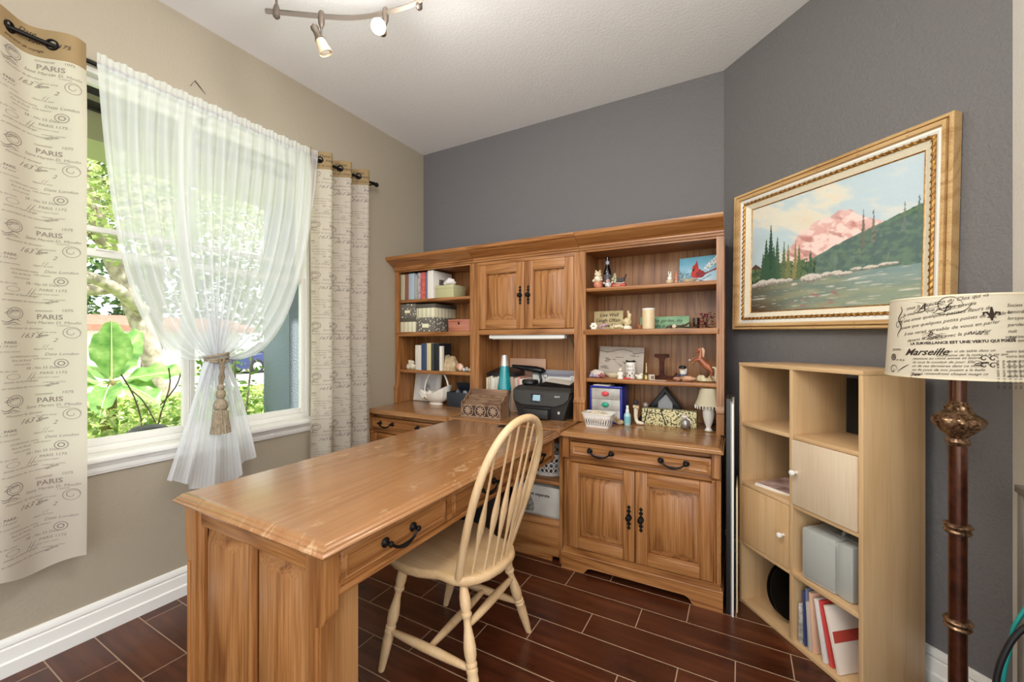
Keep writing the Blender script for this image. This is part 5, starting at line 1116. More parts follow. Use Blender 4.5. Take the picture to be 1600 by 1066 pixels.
# row of slim cases behind the lava lamp
G = 'slim cases in the middle alcove'; cols = ['#ddd2b4', '#d9ceae', '#e2dacb', '#e6dfd2', '#dcd3c0', '#e9e5dd', '#4f93ad', '#6aaec2', '#e3e6e4', '#9fc3cc', '#d8d2c3', '#d9c4a8', '#d3a99a', '#e5ddcd', '#d89c92', '#e8dccb', '#dad4c6']
nm = ['cream', 'pale straw', 'white', 'ivory', 'buff', 'bright white', 'deep blue', 'sky blue', 'frosty white', 'pale aqua', 'stone', 'tan', 'rose', 'pearl', 'coral pink', 'vanilla', 'light grey']
pos = ['at the post end', 'second from the post', 'third from the post', 'fourth from the post', 'fifth from the post', 'just before the blue pair', 'first of the blue pair', 'second of the blue pair', 'right after the blue pair', 'behind the lava lamp, nearest the blue pair', 'behind the lava lamp', 'behind the lava lamp, before the rose one', 'emerging past the lava lamp', 'after the rose one', 'near the row end', 'second from the row end', 'at the printer end']
for k in range(17):
    x = -1.598+.0182*k; hh = .235+.006*((k*7) % 3-1)
    one('disc_case', '%s slim case %s of the alcove row' % (nm[k], pos[k]), 'case', (x, 2.50+.002*(k % 3), SD), M(cols[k], .4, **({'var': '#b9b0a4', 'vscale': 70.0} if k % 4 == 1 else {})), lambda b: (b.box(0, .0165, 0, .006, 0, hh, .0012), b.box(.001, .0155, .006, .16, .001, hh-.001)), G)
one('black_binder', 'flat black folder lying across the row of slim cases', 'folder', (-1.47, 2.585, SD+.243), M('#15151a', .35), lambda b: (b.loft([[(-.125, -.08, 0), (.10, -.08, 0), (.10, .075, 0), (-.125, .075, 0)], [(-.125, -.08, .02), (.10, -.08, .02), (.10, .075, .055), (-.10, .075, .055)]])))
one('pink_board', 'blank pinkish board standing against the alcove back above the printer', 'board', (-1.365, 2.70, SD), M('#c79d83', .6), lambda b: b.box(-.146, .146, -.004, .004, 0, .362, .0015))
t = thing('printer_carton', 'white printed carton standing behind the black printer', 'carton', (-1.095, 2.655, SD))
b = MB(); b.box(-.185, .19, -.045, .05, 0, .287, .002); b.build('body', M('#e3dfd8', .6), t, local=True)
b = MB(); b.box(-.185, .19, -.0458, -.0452, .255, .287); b.box(-.075, .095, -.0458, -.0452, .245, .257); b.box(-.02, .105, -.0458, -.0452, .155, .162); b.build('print', M('#8d8a94', .6), t, local=True)
b = MB(); fnp = lambda x, z: (x, -.0465, z)
for (u0, u1, w0, w1) in ((-.09, -.087, .15, .25), (.107, .110, .15, .25), (-.09, .11, .15, .152), (-.09, .11, .262, .264)): b.box(u0, u1, -.0462, -.0455, w0, w1)
circ(b, fnp, -.085, .25, .018, .004); b.build('line_art', M('#5d5660', .6), t, local=True)
# printer
pk, pk2 = M('#242322', .42), M('#34322f', .38)
t = thing('printer', 'black inkjet printer beside the teal lava lamp', 'printer', (-1.10, 2.36, SD))
b = MB(); b.loft([[(-.150, -.005, 0), (.150, -.005, 0), (.175, .19, 0), (-.175, .19, 0)], [(-.17, -.01, .06), (.17, -.01, .06), (.185, .20, .06), (-.185, .20, .06)], [(-.195, -.012, .128), (.192, -.012, .128), (.192, .21, .128), (-.195, .21, .128)], [(-.195, .03, .165), (.192, .03, .165), (.192, .21, .165), (-.195, .21, .165)]]); b.build('body', pk, t, local=True, smooth=30)
b = MB(); P = [(-.195, .168), (-.19, .125), (-.165, .095), (-.12, .08), (.11, .080), (.16, .098), (.188, .125), (.193, .168)]
b.M = TR(0, -.014, 0) @ Matrix.Rotation(math.radians(-14), 4, 'X') @ TR(0, 0, 0); b.M = TR(0, -.052, .012) @ Matrix.Rotation(math.radians(-15), 4, 'X'); b.prism(P, 0, .012, 'y'); b.build('control_panel', pk2, t, local=True)
b = MB(); b.M = TR(0, -.052, .012) @ Matrix.Rotation(math.radians(-15), 4, 'X'); b.box(-.062, .022, -.004, 0, .098, .150, .004); b.build('screen_bezel', M('#1a1918', .25), t, local=True)
b = MB(); b.M = TR(0, -.052, .012) @ Matrix.Rotation(math.radians(-15), 4, 'X'); b.box(-.045, .005, -.0055, -.0035, .106, .143, .001); b.build('screen', emit('lcd', '#7f9aa6', .5), t, local=True)
b = MB(); mm_ = TR(0, -.052, .012) @ Matrix.Rotation(math.radians(-15), 4, 'X'); b.text('ENVY', .014, lambda x, z: tuple(mm_ @ Vector((.10+x, -.0008, .135+z))), 0, 'LEFT', .0003); b.box(.118, .132, -.013, -.0105, .040, .056, .001); b.build('badge', M('#c9c6c0', .4), t, local=True)
b = MB(); b.loft([[(-.195, .0, .170), (.192, .0, .170), (.192, .212, .170), (-.195, .212, .170)], [(-.195, .0, .180), (.192, .0, .180), (.192, .212, .190), (-.195, .212, .190)], [(-.175, .03, .200), (.185, .03, .198), (.185, .205, .205), (-.175, .205, .205)]]); b.build('scanner_lid', pk2, t, local=True, smooth=30)
b = MB(); b.loft([[(-.05, .04, .203), (.18, .05, .203), (.18, .19, .203), (-.05, .19, .203)], [(-.045, .05, .212), (.178, .06, .208), (.178, .185, .222), (-.02, .185, .226)]]); b.build('paper_feeder', M('#1b1a19', .3), t, local=True, smooth=30)
b = MB(); b.box(-.10, .07, -.055, .0, .008, .066, .006); b.box(-.105, .075, -.02, .0, .066, .074, .002); b.build('paper_tray', pk, t, local=True)
b = MB(); b.M = TR(.07, .13, .228) @ Matrix.Rotation(.1, 4, 'Y') @ Matrix.Rotation(.15, 4, 'X'); b.box(-.08, .09, -.05, .05, 0, .0012); tag(b.build('loose_papers', M('#cfc6b8', .7), loc=(-1.10, 2.36, SD), local=True), 'grey sheet lying on top of the printer feeder', 'paper')
# folded desk lamp
bl_ = M('#17171a', .25)
t = thing('desk_lamp', 'black folding desk lamp bent over behind the printer', 'lamp', (-1.305, 2.59, SD))
b = MB(); b.lathe([(.05, 0), (.052, .006), (.048, .014), (.02, .018)], (.045, 0, 0), 26); b.build('base', bl_, t, local=True)
b = MB(); b.tube([(.045, 0, .016), (.085, .0, .12), (.10, 0, .22), (.085, 0, .28), (.05, 0, .30)], .009, 10); b.build('arm', bl_, t, local=True)
b = MB(); b.lathe([(.002, -.13), (.018, -.12), (.026, -.06), (.034, 0), (.040, .06), (.034, .11), (.010, .13)], (.0, 0, .297), 20, (1, .05, -.12), sx=.62); b.build('lamp_shade', bl_, t, local=True)
one('scanner_puck', 'round black coaster-like hub on top of the printer lid', 'hub', (-1.225, 2.46, SD+.2055), bl_, lambda b: b.lathe([(.05, 0), (.056, .006), (.056, .02), (.05, .027), (.01, .028)], (.0, 0, 0), 30))
# ------------------------------------------------------------------ figurines on the right hutch
def fig(name, label, cat, loc, pieces, group=None):
    t = thing(name, label, cat, loc, 0, group)
    for nm, m, f in pieces: b = MB(); f(b); b.build(nm, m, t, local=True)
    return t
fig('owl_figurine', 'owl-like figurine in a pink pot left of the dark bottle', 'figurine', (-.760, 2.455, SA), [
    ('pot', M('#b5654f', .5, var='#d08a70', vscale=60), lambda b: b.lathe([(.018, 0), (.026, .012), (.028, .03), (.024, .036), (.01, .038)], (0, 0, 0), 18)),
    ('body', M('#b99a6a', .6, var='#e6dcc4', vscale=70), lambda b: (b.ball((0, 0, .055), (.027, .022, .028), 14, 10, .3, 1, 6), b.ball((0, -.004, .084), (.021, .019, .018), 14, 10, .25, 2, 6), b.ball((-.012, -.002, .102), (.006, .006, .009)), b.ball((.012, -.002, .102), (.006, .006, .009)), b.ball((-.026, -.012, .045), .008), b.ball((.024, -.014, .05), .008))),
    ('bib', M('#e8dfcf', .6), lambda b: b.ball((0, -.018, .058), (.014, .008, .013)))])
t = fig('wine_bottle', 'tall dark glass bottle with a grey label on the top right shelf', 'bottle', (-.722, 2.525, SA), [
    ('glass', M('#0e0c0d', .12, coat=.5), lambda b: b.lathe([(.001, 0), (.024, 0), (.026, .004), (.026, .09), (.022, .112), (.013, .138), (.011, .15), (.011, .187), (.013, .188), (.013, .197), (.009, .2), (.001, .2)], (0, 0, 0), 24)),
    ('label_band', M('#6e6a6b', .5, var='#2a2728', vscale=60), lambda b: b.lathe([(.0264, .035), (.0264, .088)], (0, 0, 0), 24, cap=False)), ('neck_label', M('#a9a6b4', .5), lambda b: b.lathe([(.0116, .152), (.0116, .172)], (0, 0, 0), 20, cap=False))])
fig('doll_figurine', 'small round painted doll in front of the dark bottle', 'figurine', (-.697, 2.45, SA), [
    ('body', M('#8a8a90', .5, var='#e8e2da', vscale=90), lambda b: b.ball((0, 0, .016), (.021, .017, .017), 14, 9)), ('head', M('#dcc0b0', .5, var='#a87a72', vscale=80), lambda b: b.ball((0, -.003, .039), (.013, .012, .012))), ('hands', M('#e2c3b6', .5), lambda b: (b.ball((-.024, 0, .028), .007), b.ball((.025, 0, .03), .007)))])
fig('cart_ornament', 'tiny sleigh ornament on a red base beside the dark bottle', 'ornament', (-.635, 2.46, SA), [
    ('base', M('#b02a22', .4), lambda b: b.box(-.042, .042, -.017, .017, 0, .018, .005)), ('lettering', M('#e6c8a0', .5), lambda b: b.text('CHEERS', .012, lambda x, z: (-.030+x, -.0175, .005+z), 0)),
    ('tree', M('#4c4a2a', .6, var='#cdbf9a', vscale=90), lambda b: (b.ball((-.026, 0, .045), (.016, .013, .026), 10, 8, .6, 3, 8), b.ball((-.024, 0, .074), (.008, .007, .012), 8, 6))),
    ('sleigh', M('#1f1a17', .35), lambda b: b.loft([[(-.012, y, .030), (.03, y, .030), (.044, y, .075), (.034, y, .056), (.004, y, .046), (-.010, y, .058)] for y in (-.013, .013)])), ('runner', M('#d8cdbd', .5), lambda b: b.tube([(-.012, -.012, .023), (.02, -.012, .021), (.036, -.012, .026)], .003, 6))])
fig('dog_figurine', 'pair of tiny white and rust figurines beside the cardinal canvas', 'figurine', (-.352, 2.48, SA), [
    ('basket', M('#d9c7a2', .6), lambda b: b.lathe([(.012, 0), (.02, .012), (.022, .022), (.018, .022)], (0, 0, 0), 16)), ('rabbit', M('#e8e3d8', .5), lambda b: (b.ball((0, 0, .034), (.013, .011, .014)), b.ball((.003, -.003, .050), .009), b.ball((-.006, 0, .064), (.003, .003, .011)), b.ball((.006, 0, .062), (.003, .003, .011)))),
    ('companion', M('#b5573f', .5, var='#e0b59a', vscale=60), lambda b: (b.ball((.033, .01, .022), (.010, .010, .022)), b.ball((.033, .008, .052), .010), b.ball((.034, .008, .066), (.004, .004, .009)))) ])
def cardinal(u, v):
    c = mixc(lin('#6fb2cc'), lin('#b9d9e4'), sstep(.9, .1, v)+.4*fbm(u*4, v*4)); n = fbm(u*26, v*20, 2)
    tw = fbm(u*12+v*14, v*6-u*8, 5)
    if u < .42 and v < .55-u*.4+.2*n: c = mixc(c, lin('#3c5a66'), sstep(.02, .14, abs(tw)*1.2)*.8)
    if v < .22+.1*n: c = mixc(c, lin('#dfe6f2'), .6); c = mixc(c, lin('#7a6aa8'), sstep(.1, .35, n)*.5)
    if u > .66 and v > .5 and abs((v-.5)-(u-.66)*1.1+.12*n) < .12: c = mixc(lin('#e9eef2'), lin('#4a6a60'), sstep(0, .2, n))
    for x0, y0, x1, y1, wd in ((.66, .36, 1.0, .55, .022), (.62, .40, 1.0, .50, .012), (.55, .14, .85, .34, .010), (.5, .2, .72, .1, .012)):
        L = math.hypot(x1-x0, y1-y0); s = ((u-x0)*(x1-x0)+(v-y0)*(y1-y0))/L/L
        if 0 < s < 1 and abs((u-x0)*(y1-y0)-(v-y0)*(x1-x0))/L < wd: c = lin('#8a2f38') if wd > .011 and y0 > .3 else lin('#4c4a48')
    if ((u-.47)/.15)**2+((v-.42)/.17)**2 < 1+.3*n: c = mixc(lin('#c3352e'), lin('#7d1f26'), sstep(.45, .62, u)+.6*n)
    if ((u-.57)/.12)**2+((v-.38)/.13)**2 < 1: c = mixc(lin('#93262b'), lin('#5e1d28'), sstep(0, .3, n))
    if ((u-.43)/.085)**2+((v-.60)/.14)**2 < 1: c = lin('#c8382f')
    if v > .62 and abs(u-.455-(v-.62)*.05) < (.9-v)*.22: c = lin('#b3302a')
    if ((u-.385)/.035)**2+((v-.565)/.07)**2 < 1: c = lin('#2a1a22')
    if ((u-.355)/.03)**2+((v-.60)/.03)**2 < 1: c = lin('#c9825a')
    return tuple(max(0, min(1, x)) for x in c)
t = thing('canvas_picture', 'small blue canvas of a red bird on a snowy branch', 'picture', (-.215, 2.60, SA), rot=(math.radians(-6), 0, math.radians(-9)))
b = MB(); b.box(-.106, .100, 0, .016, 0, .168); b.build('canvas_body', M('#d9e2e4', .7), t, local=True)
color_grid('picture_face', .206, .168, 88, 72, cardinal, vcol_mat('canvas_paint', .6), t, lambda x, y: (-.106+x, -.0006, y))
fig('bird_dish', 'shallow cream dish lying in front of the cardinal canvas', 'dish', (-.250, 2.465, SA), [('bowl', M('#dcd3bd', .4, var='#c8b99a', vscale=40), lambda b: b.lathe([(.001, .001), (.022, 0), (.036, .010), (.046, .018), (.043, .0185), (.032, .011), (.001, .006)], (0, 0, 0), 26, sy=.62)), ('bead', M('#6d86a8', .4), lambda b: b.ball((-.040, -.012, .012), .007))])
# second shelf
t = thing('wall_plaque', 'cream plaque lettered Live Well Laugh Often Love Much', 'plaque', (-.742, 2.60, SB_), rot=(math.radians(-7), 0, 0))
b = MB(); b.box(-.095, .095, 0, .010, 0, .125, .002); b.build('board', M('#cdbb8e', .7, var='#b8a372', vscale=18), t, local=True)
b = MB()
for s, x, z in (('Live Well', -.055, .088), ('Laugh Often', -.078, .054), ('Love Much', -.05, .02)): b.text(s, .031, lambda u, v: (x+u, -.0008, z+v), .2, 'LEFT', .0004)
b.build('lettering', ink_dark, t, local=True, smooth=0)
rr = random.Random(11)
def flower(b, c, r, n=6, k=0):
    for j in range(n): a = j*2*PI/n+k; b.ball((c[0]+r*.62*math.cos(a), c[1]-.002, c[2]+r*.62*math.sin(a)), (r*.48, r*.3, r*.48), 8, 6)
    b.ball((c[0], c[1]-r*.3, c[2]), r*.3, 8, 6)
fig('flower_ornament', 'white cloth flower at the outer end of the second right shelf', 'flower', (-.785, 2.447, SB_), [('blossom', M('#e9e5d8', .7), lambda b: flower(b, (0, 0, .021), .0215)), ('heart', M('#8a8f6a', .7), lambda b: b.ball((0, -.012, .021), .004))])
fig('flower_ornament', 'mauve cloth flower next to the white one under the plaque', 'flower', (-.735, 2.452, SB_), [('blossom', M('#8f6a70', .7, var='#c4a6a6', vscale=80), lambda b: (flower(b, (0, 0, .018), .0185, 5, .4), flower(b, (.018, .004, .030), .011, 5, 1)))])
fig('shell_ornament', 'heap of cream shells below the lettered plaque', 'ornament', (-.645, 2.452, SB_), [('shells', M('#ddd2b4', .5, var='#b9a878', vscale=60), lambda b: [b.ball((-.03+.012*k, .004*math.sin(k*2), .011+.009*abs(math.sin(k*1.3))), (.013, .011, .0115), 10, 7, .4, k, 6) for k in range(6)])])
fig('goose_figurine', 'cream goose figurine with a raised neck beside the plaque', 'figurine', (-.590, 2.475, SB_), [('body', M('#d9cba6', .45, var='#b9a06c', vscale=50), lambda b: (b.ball((0, 0, .045), (.027, .02, .026)), b.tube([(.008, 0, .055), (.014, -.002, .08), (.008, -.004, .10), (.006, -.006, .112)], [.016, .011, .008, .004], 10), b.ball((.02, 0, .085), (.006, .008, .011)), b.tube([(-.015, 0, .05), (-.04, 0, .062)], [.012, .004], 8))), ('base', M('#e6ddc8', .5), lambda b: b.lathe([(.028, 0), (.03, .006), (.026, .014), (.02, .022)], (0, 0, 0), 20))])
fig('clay_pot', 'little terracotta pot between the goose figurine and the cream candle', 'pot', (-.520, 2.50, SB_), [('pot', M('#a56a48', .6), lambda b: b.lathe([(.012, 0), (.017, .022), (.018, .026), (.014, .026), (.011, .006), (.001, .005)], (0, 0, 0), 16, cap=False))])
t = thing('garden_sign', 'green wooden sign with a black hand-lettered line about a garden', 'sign', (-.402, 2.60, SB_), rot=(math.radians(-7), 0, 0))
b = MB(); b.box(-.140, .140, 0, .008, 0, .079, .0015); b.build('board', M('#6f9a72', .6, var='#8fb58c', vscale=16), t, local=True)
b = MB(); b.text('I love the garden, my', .030, lambda u, v: (-.132+u*.92, -.0008, .044+v), .25); b.text('heart is planted', .030, lambda u, v: (-.085+u, -.0008, .012+v), .25); b.build('lettering', ink_dark, t, local=True, smooth=0)
fig('candle_jar', 'tall cream ceramic candle canister in front of the green sign', 'candle', (-.467, 2.475, SB_), [('body', M('#d8bf94', .4, var='#e3d0ab', vscale=15, coat=.3), lambda b: b.lathe([(.001, 0), (.034, 0), (.0355, .003), (.0355, .108), (.034, .110), (.001, .110)], (0, 0, 0), 32)), ('lid', M('#e9e6e0', .35), lambda b: b.lathe([(.001, .110), (.0355, .110), (.0362, .113), (.0355, .119), (.03, .121), (.001, .121)], (0, 0, 0), 32))])
fig('driftwood_twig', 'dry brown twig with a pale blossom lying before the green sign', 'twig', (-.30, 2.465, SB_), [('stem', M('#4c3626', .8), lambda b: (b.tube([(-.05, 0, .007), (-.01, .006, .010), (.035, 0, .020), (.055, -.004, .034)], [.005, .006, .006, .003], 7), b.tube([(0, .004, .009), (.05, .012, .006), (.09, .004, .005)], .0045, 7), b.tube([(-.07, -.004, .006), (-.03, .004, .018)], .004, 6))), ('blossom', M('#d9c2ab', .6), lambda b: flower(b, (-.025, -.008, .013), .011, 5))])
fig('votive_cup', 'brown glass votive cup beside the burgundy plant', 'cup', (-.220, 2.545, SB_), [('glass', M('#3a2013', .15, coat=.5), lambda b: b.lathe([(.001, 0), (.016, 0), (.018, .006), (.0195, .062), (.0175, .062), (.016, .01), (.001, .008)], (0, 0, 0), 22, cap=False))])
def sprig(b):
    for k in range(70):
        a = rr.uniform(0, 2*PI); r = rr.uniform(.0, .034); z = rr.uniform(.004, .085); p = Vector((r*math.cos(a), r*math.sin(a)*.8, z)); d = Vector((math.cos(a), math.sin(a), rr.uniform(-.5, 1))).normalized(); u = d.cross(Vector((0, .3, 1))).normalized()
        b.add([tuple(p), tuple(p+d*.010+u*.006), tuple(p+d*.020), tuple(p+d*.010-u*.006)], [(0, 1, 2, 3)])
fig('burgundy_plant', 'burgundy silk plant at the inner end of the second right shelf', 'plant', (-.168, 2.50, SB_), [('leaves', leaf_mat('burgundy_leaves', '#560f22', '#86182f', '#a83a52', .1), sprig), ('stem', M('#3a2a20', .7), lambda b: [b.tube([(0, 0, 0), (.012*math.cos(k*1.3), .01*math.sin(k*1.3), .045), (.026*math.cos(k*1.3), .02*math.sin(k*1.3), .078)], .0018, 5) for k in range(5)])])
# third shelf
def map_face(u, v):
    c = mixc(lin('#b7a99a'), lin('#c7bcae'), .5+.8*fbm(u*5, v*5)); n = fbm(u*40, v*30, 4)
    e = .86-.05*math.sin(u*9)-.09*abs(math.sin(u*3.4))*(u > .75)
    if v > e: c = mixc(c, lin('#8d8175'), .35+.8*max(0, n))
    if abs(v-e) < .015: c = mixc(c, lin('#5c5148'), .7)
    for (x, y, w, h) in ((.45, .64, .10, .012), (.82, .70, .09, .016), (.34, .56, .04, .02), (.60, .46, .05, .03), (.20, .54, .05, .07), (.14, .28, .08, .05), (.50, .35, .06, .008)):
        if abs(u-x-.02*math.sin(v*60)) < w and abs(v-y+.03*(u-x)) < h and n > -.12: c = mixc(c, lin('#54493f'), .75)
    if abs(v-.50+(u-.36)*.9) < .008 and .36 < u < .52: c = lin('#5c5148')
    return tuple(max(0, min(1, x)) for x in c)
t = thing('printed_tile', 'large pale tile with faded brown script leaning on the third right shelf', 'plaque', (-.665, 2.60, SC), rot=(math.radians(-8), math.radians(1.5), 0))
b = MB(); b.box(-.140, .140, 0, .008, .003, .188, .001); b.build('board', M('#c3b8a8', .6), t, local=True); color_grid('printed_face', .28, .185, 112, 74, map_face, vcol_mat('tile_print', .6), t, lambda x, y: (-.14+x, -.0006, .003+y))
fig('crocheted_pouch', 'white and purple crocheted pouch at the outer end of the third right shelf', 'pouch', (-.765, 2.47, SC), [('pouch', M('#dcd3c6', .8, var='#c4b6a8', vscale=60), lambda b: b.ball((-.005, .004, .024), (.045, .03, .024), 18, 10, .3, 2, 5)), ('purple_trim', M('#6a4a6e', .8, var='#c9bfd4', vscale=90), lambda b: [b.ball((-.04+.013*k, -.022, .010+.003*(k % 2)), (.010, .008, .010), 8, 6) for k in range(4)]), ('maroon_trim', M('#7a3034', .8, var='#b3787a', vscale=90), lambda b: [b.ball((.012+.013*k, -.02, .012+.006*(k % 2)), (.012, .009, .012), 10, 7, .6, k, 7) for k in range(3)])])
fig('ring_dish', 'low cream oval dish in front of the printed tile', 'dish', (-.690, 2.535, SC), [('bowl', M('#e2d3ae', .4), lambda b: b.lathe([(.001, .001), (.03, 0), (.045, .012), (.048, .022), (.044, .022), (.03, .01), (.001, .008)], (0, 0, 0), 26, sy=.55, cap=False))])
fig('kneeling_figurine', 'white seated angel-like figurine left of the printed can', 'figurine', (-.623, 2.452, SC), [('body', M('#e4ddd0', .45), lambda b: (b.lathe([(.018, 0), (.019, .006), (.014, .02), (.012, .034), (.008, .042)], (0, 0, 0), 16, sy=.8), b.ball((0, -.002, .052), (.010, .010, .011)), b.ball((.012, -.008, .03), (.006, .006, .012)), b.ball((-.012, -.008, .028), (.006, .006, .012)))), ('hair', M('#c9b48a', .6), lambda b: b.ball((0, .003, .056), (.0105, .0095, .010)))])
fig('printed_can', 'white printed tankard with a black rim before the printed tile', 'can', (-.575, 2.505, SC), [('body', M('#e3ded6', .35), lambda b: b.lathe([(.001, 0), (.028, 0), (.0295, .004), (.0295, .092), (.027, .098), (.001, .098)], (0, 0, 0), 28)), ('rim', M('#1c1a1b', .35), lambda b: (b.lathe([(.0275, .097), (.0285, .1), (.0285, .105), (.024, .105), (.024, .098)], (0, 0, 0), 28, cap=False), b.ball((-.02, -.014, .106), (.007, .005, .004)), b.ball((.02, -.014, .106), (.007, .005, .004)))),
    ('artwork', M('#9a7a55', .5, var='#4f4a46', vscale=120), lambda b: (b.text('BEST', .02, lambda x, z: (.0298*math.sin((x-.022)/.0298), -.0298*math.cos((x-.022)/.0298), .066+z)), b.text('BREW', .018, lambda x, z: (.0298*math.sin((x-.022)/.0298), -.0298*math.cos((x-.022)/.0298), .044+z)), [b.ball((.0292*math.sin(k*.45), -.0292*math.cos(k*.45), .02+.012*(k % 2)), (.005, .002, .007), 8, 6) for k in range(-3, 4)]))])
one('red_ribbon', 'coral red lighter lying at the foot of the printed tankard', 'lighter', (-.582, 2.437, SC), M('#c9423f', .4), lambda b: b.box(-.022, .022, -.006, .006, 0, .010, .003))
fig('dove_figurine', 'small white dove figurine between the tankard and the brass bell', 'figurine', (-.512, 2.45, SC), [('body', M('#ded8c6', .5), lambda b: (b.ball((0, 0, .014), (.02, .012, .014)), b.ball((.012, -.002, .03), .009), b.ball((-.018, 0, .024), (.010, .006, .006)), b.ball((.004, -.004, .022), (.012, .006, .010))))])
fig('brass_bell', 'brass bell with a thin upright handle beside the wooden letter', 'bell', (-.490, 2.53, SC), [('bell', M('#9a8452', .3, metal=.8), lambda b: b.lathe([(.024, 0), (.022, .006), (.018, .02), (.010, .030), (.004, .034)], (0, 0, 0), 22)), ('handle', M('#c9bb94', .3, metal=.6), lambda b: b.lathe([(.004, .033), (.006, .038), (.0035, .045), (.006, .052), (.003, .06), (.005, .068), (.002, .078), (.0045, .085), (.001, .093)], (0, 0, 0), 14))])
fig('stone_cube', 'little pale carved cube tilted in front of the wooden letter', 'ornament', (-.447, 2.455, SC), [('cube', M('#d3c7b4', .6), lambda b: (setattr(b, 'M', TR(0, 0, .017) @ Matrix.Rotation(.5, 4, 'Z') @ Matrix.Rotation(.0, 4, 'Y')), b.box(-.015, .015, -.015, .015, -.017, .015, .003))), ('inlay', M('#8a6f5c', .6), lambda b: (setattr(b, 'M', TR(0, 0, .017) @ Matrix.Rotation(.5, 4, 'Z')), b.box(-.009, .009, -.0158, -.0145, -.010, .009, .001)))])
one('paper_scrap', 'torn paper scrap lying flat at the foot of the wooden letter', 'paper', (-.40, 2.452, SC), M('#ddd0be', .7), lambda b: b.prism([(-.03, -.012), (.03, -.008), (.036, .006), (.0, .014), (-.034, .008)], 0, .0016, 'z'))
mah = M('#35170d', .6, spec=.2, var='#4d2415', vscale=30)
Lp = [(-.062, 0), (.03, 0), (.062, .002), (.075, .014), (.082, .036), (.074, .038), (.062, .022), (.045, .019), (.012, .021), (.008, .035), (.009, .108), (.016, .124), (.036, .128), (.038, .134), (.034, .148), (-.042, .148), (-.046, .134), (-.042, .128), (-.022, .124), (-.016, .108), (-.015, .035), (-.02, .021), (-.062, .018)]
one('wooden_letter', 'dark mahogany wooden letter L on the third right shelf', 'letter', (-.402, 2.55, SC), mah, lambda b: b.prism(Lp, -.011, .011, 'y'))
fig('river_stone', 'long brown polished stones in front of the wooden letter', 'stone', (-.275, 2.462, SC), [('stone', M('#a8754f', .35, var='#c69a78', vscale=25), lambda b: b.ball((.018, 0, .016), (.043, .02, .016), 16, 10, .25, 3, 4)), ('pebble', M('#c08f78', .35, var='#8c5a44', vscale=45), lambda b: b.ball((-.036, -.004, .0125), (.022, .017, .0125), 14, 9, .2, 6, 4))])
fig('captain_head', 'small bearded head figurine in a black cap beside the stones', 'figurine', (-.288, 2.515, SC), [('head', M('#d8b49c', .5), lambda b: b.ball((0, 0, .058), (.017, .017, .02), 14, 10)), ('beard', M('#e6e3dd', .6, var='#bdb8b0', vscale=90), lambda b: (b.ball((.004, -.006, .045), (.018, .016, .020), 14, 9, .3, 2, 6), b.ball((.016, .002, .056), (.010, .014, .016), 10, 8, .3, 4, 6))), ('cap', M('#15151a', .4), lambda b: (b.lathe([(.018, .068), (.020, .074), (.019, .08), (.012, .084), (.001, .085)], (0, 0, 0), 20), b.box(-.012, .012, -.026, -.012, .068, .071, .001))), ('coat', M('#39435c', .5), lambda b: b.lathe([(.026, 0), (.027, .006), (.024, .03), (.016, .042), (.001, .044)], (0, 0, 0), 18))])
# rearing horse
t = thing('horse_figurine', 'rearing chestnut horse figurine on a cream base', 'figurine', (-.170, 2.475, SC))
b = MB()
b.tube([(.028, 0, .075), (.018, 0, .083), (-.002, 0, .098), (-.022, 0, .122), (-.026, 0, .135)], [.016, .0205, .019, .0195, .014], 12)
b.tube([(-.026, 0, .125), (-.022, 0, .148), (-.020, 0, .168), (-.026, 0, .180)], [.016, .0115, .0095, .008], 12)
b.tube([(-.018, 0, .182), (-.030, 0, .178), (-.043, 0, .163), (-.046, 0, .159)], [.0085, .0095, .0065, .0045], 10)
for s in (-1, 1):
    b.tube([(.020, s*.010, .078), (.036, s*.011, .058), (.028, s*.011, .036), (.036, s*.011, .014)], [.0135, .010, .006, .0045], 9); b.ball((.034, s*.011, .010), (.007, .006, .006), 8, 6)
    b.tube([(-.022, s*.010, .122), (-.045, s*.011, .128+.006*s), (-.058, s*.011, .112+.012*s), (-.074 if s > 0 else -.062, s*.011, .117 if s > 0 else .09)], [.010, .0065, .005, .004], 8)
    b.ball((-.022, s*.005, .190), (.003, .0025, .007), 6, 5)
o = b.build('body', M('#a8603a', .35, var='#8a4526', vscale=18, coat=.4), t, local=True, smooth=180); rm = o.modifiers.new('skin', 'REMESH'); rm.mode = 'VOXEL'; rm.voxel_size = .0026; rm.use_smooth_shade = True
sm_ = o.modifiers.new('soft', 'SMOOTH'); sm_.iterations = 4
b = MB(); b.tube([(-.014, 0, .186), (-.009, 0, .172), (-.010, 0, .15), (-.012, 0, .132)], [.004, .006, .0055, .003], 8, flat=1.6); b.build('mane', M('#caa680', .5), t, local=True)
b = MB(); b.tube([(.036, 0, .082), (.052, 0, .078), (.056, 0, .05), (.05, 0, .02), (.054, 0, .004)], [.005, .008, .0095, .007, .003], 8); b.build('tail', M('#d9cbb0', .5), t, local=True)
b = MB(); b.ball((-.078, .011, .118), (.006, .005, .004), 8, 6); b.ball((-.028, 0, .128), (.006, .012, .012), 10, 7); b.build('white_markings', M('#ece6dc', .4), t, local=True)
b = MB(); b.ball((.0, 0, .012), (.045, .026, .0125), 18, 10, .25, 4, 5); b.ball((-.018, -.008, .02), (.022, .016, .018), 12, 8, .3, 6, 6); b.ball((.03, .004, .018), (.016, .014, .02), 12, 8, .4, 8, 6); b.build('base', M('#d6cba8', .5, var='#b8ad84', vscale=40), t, local=True)
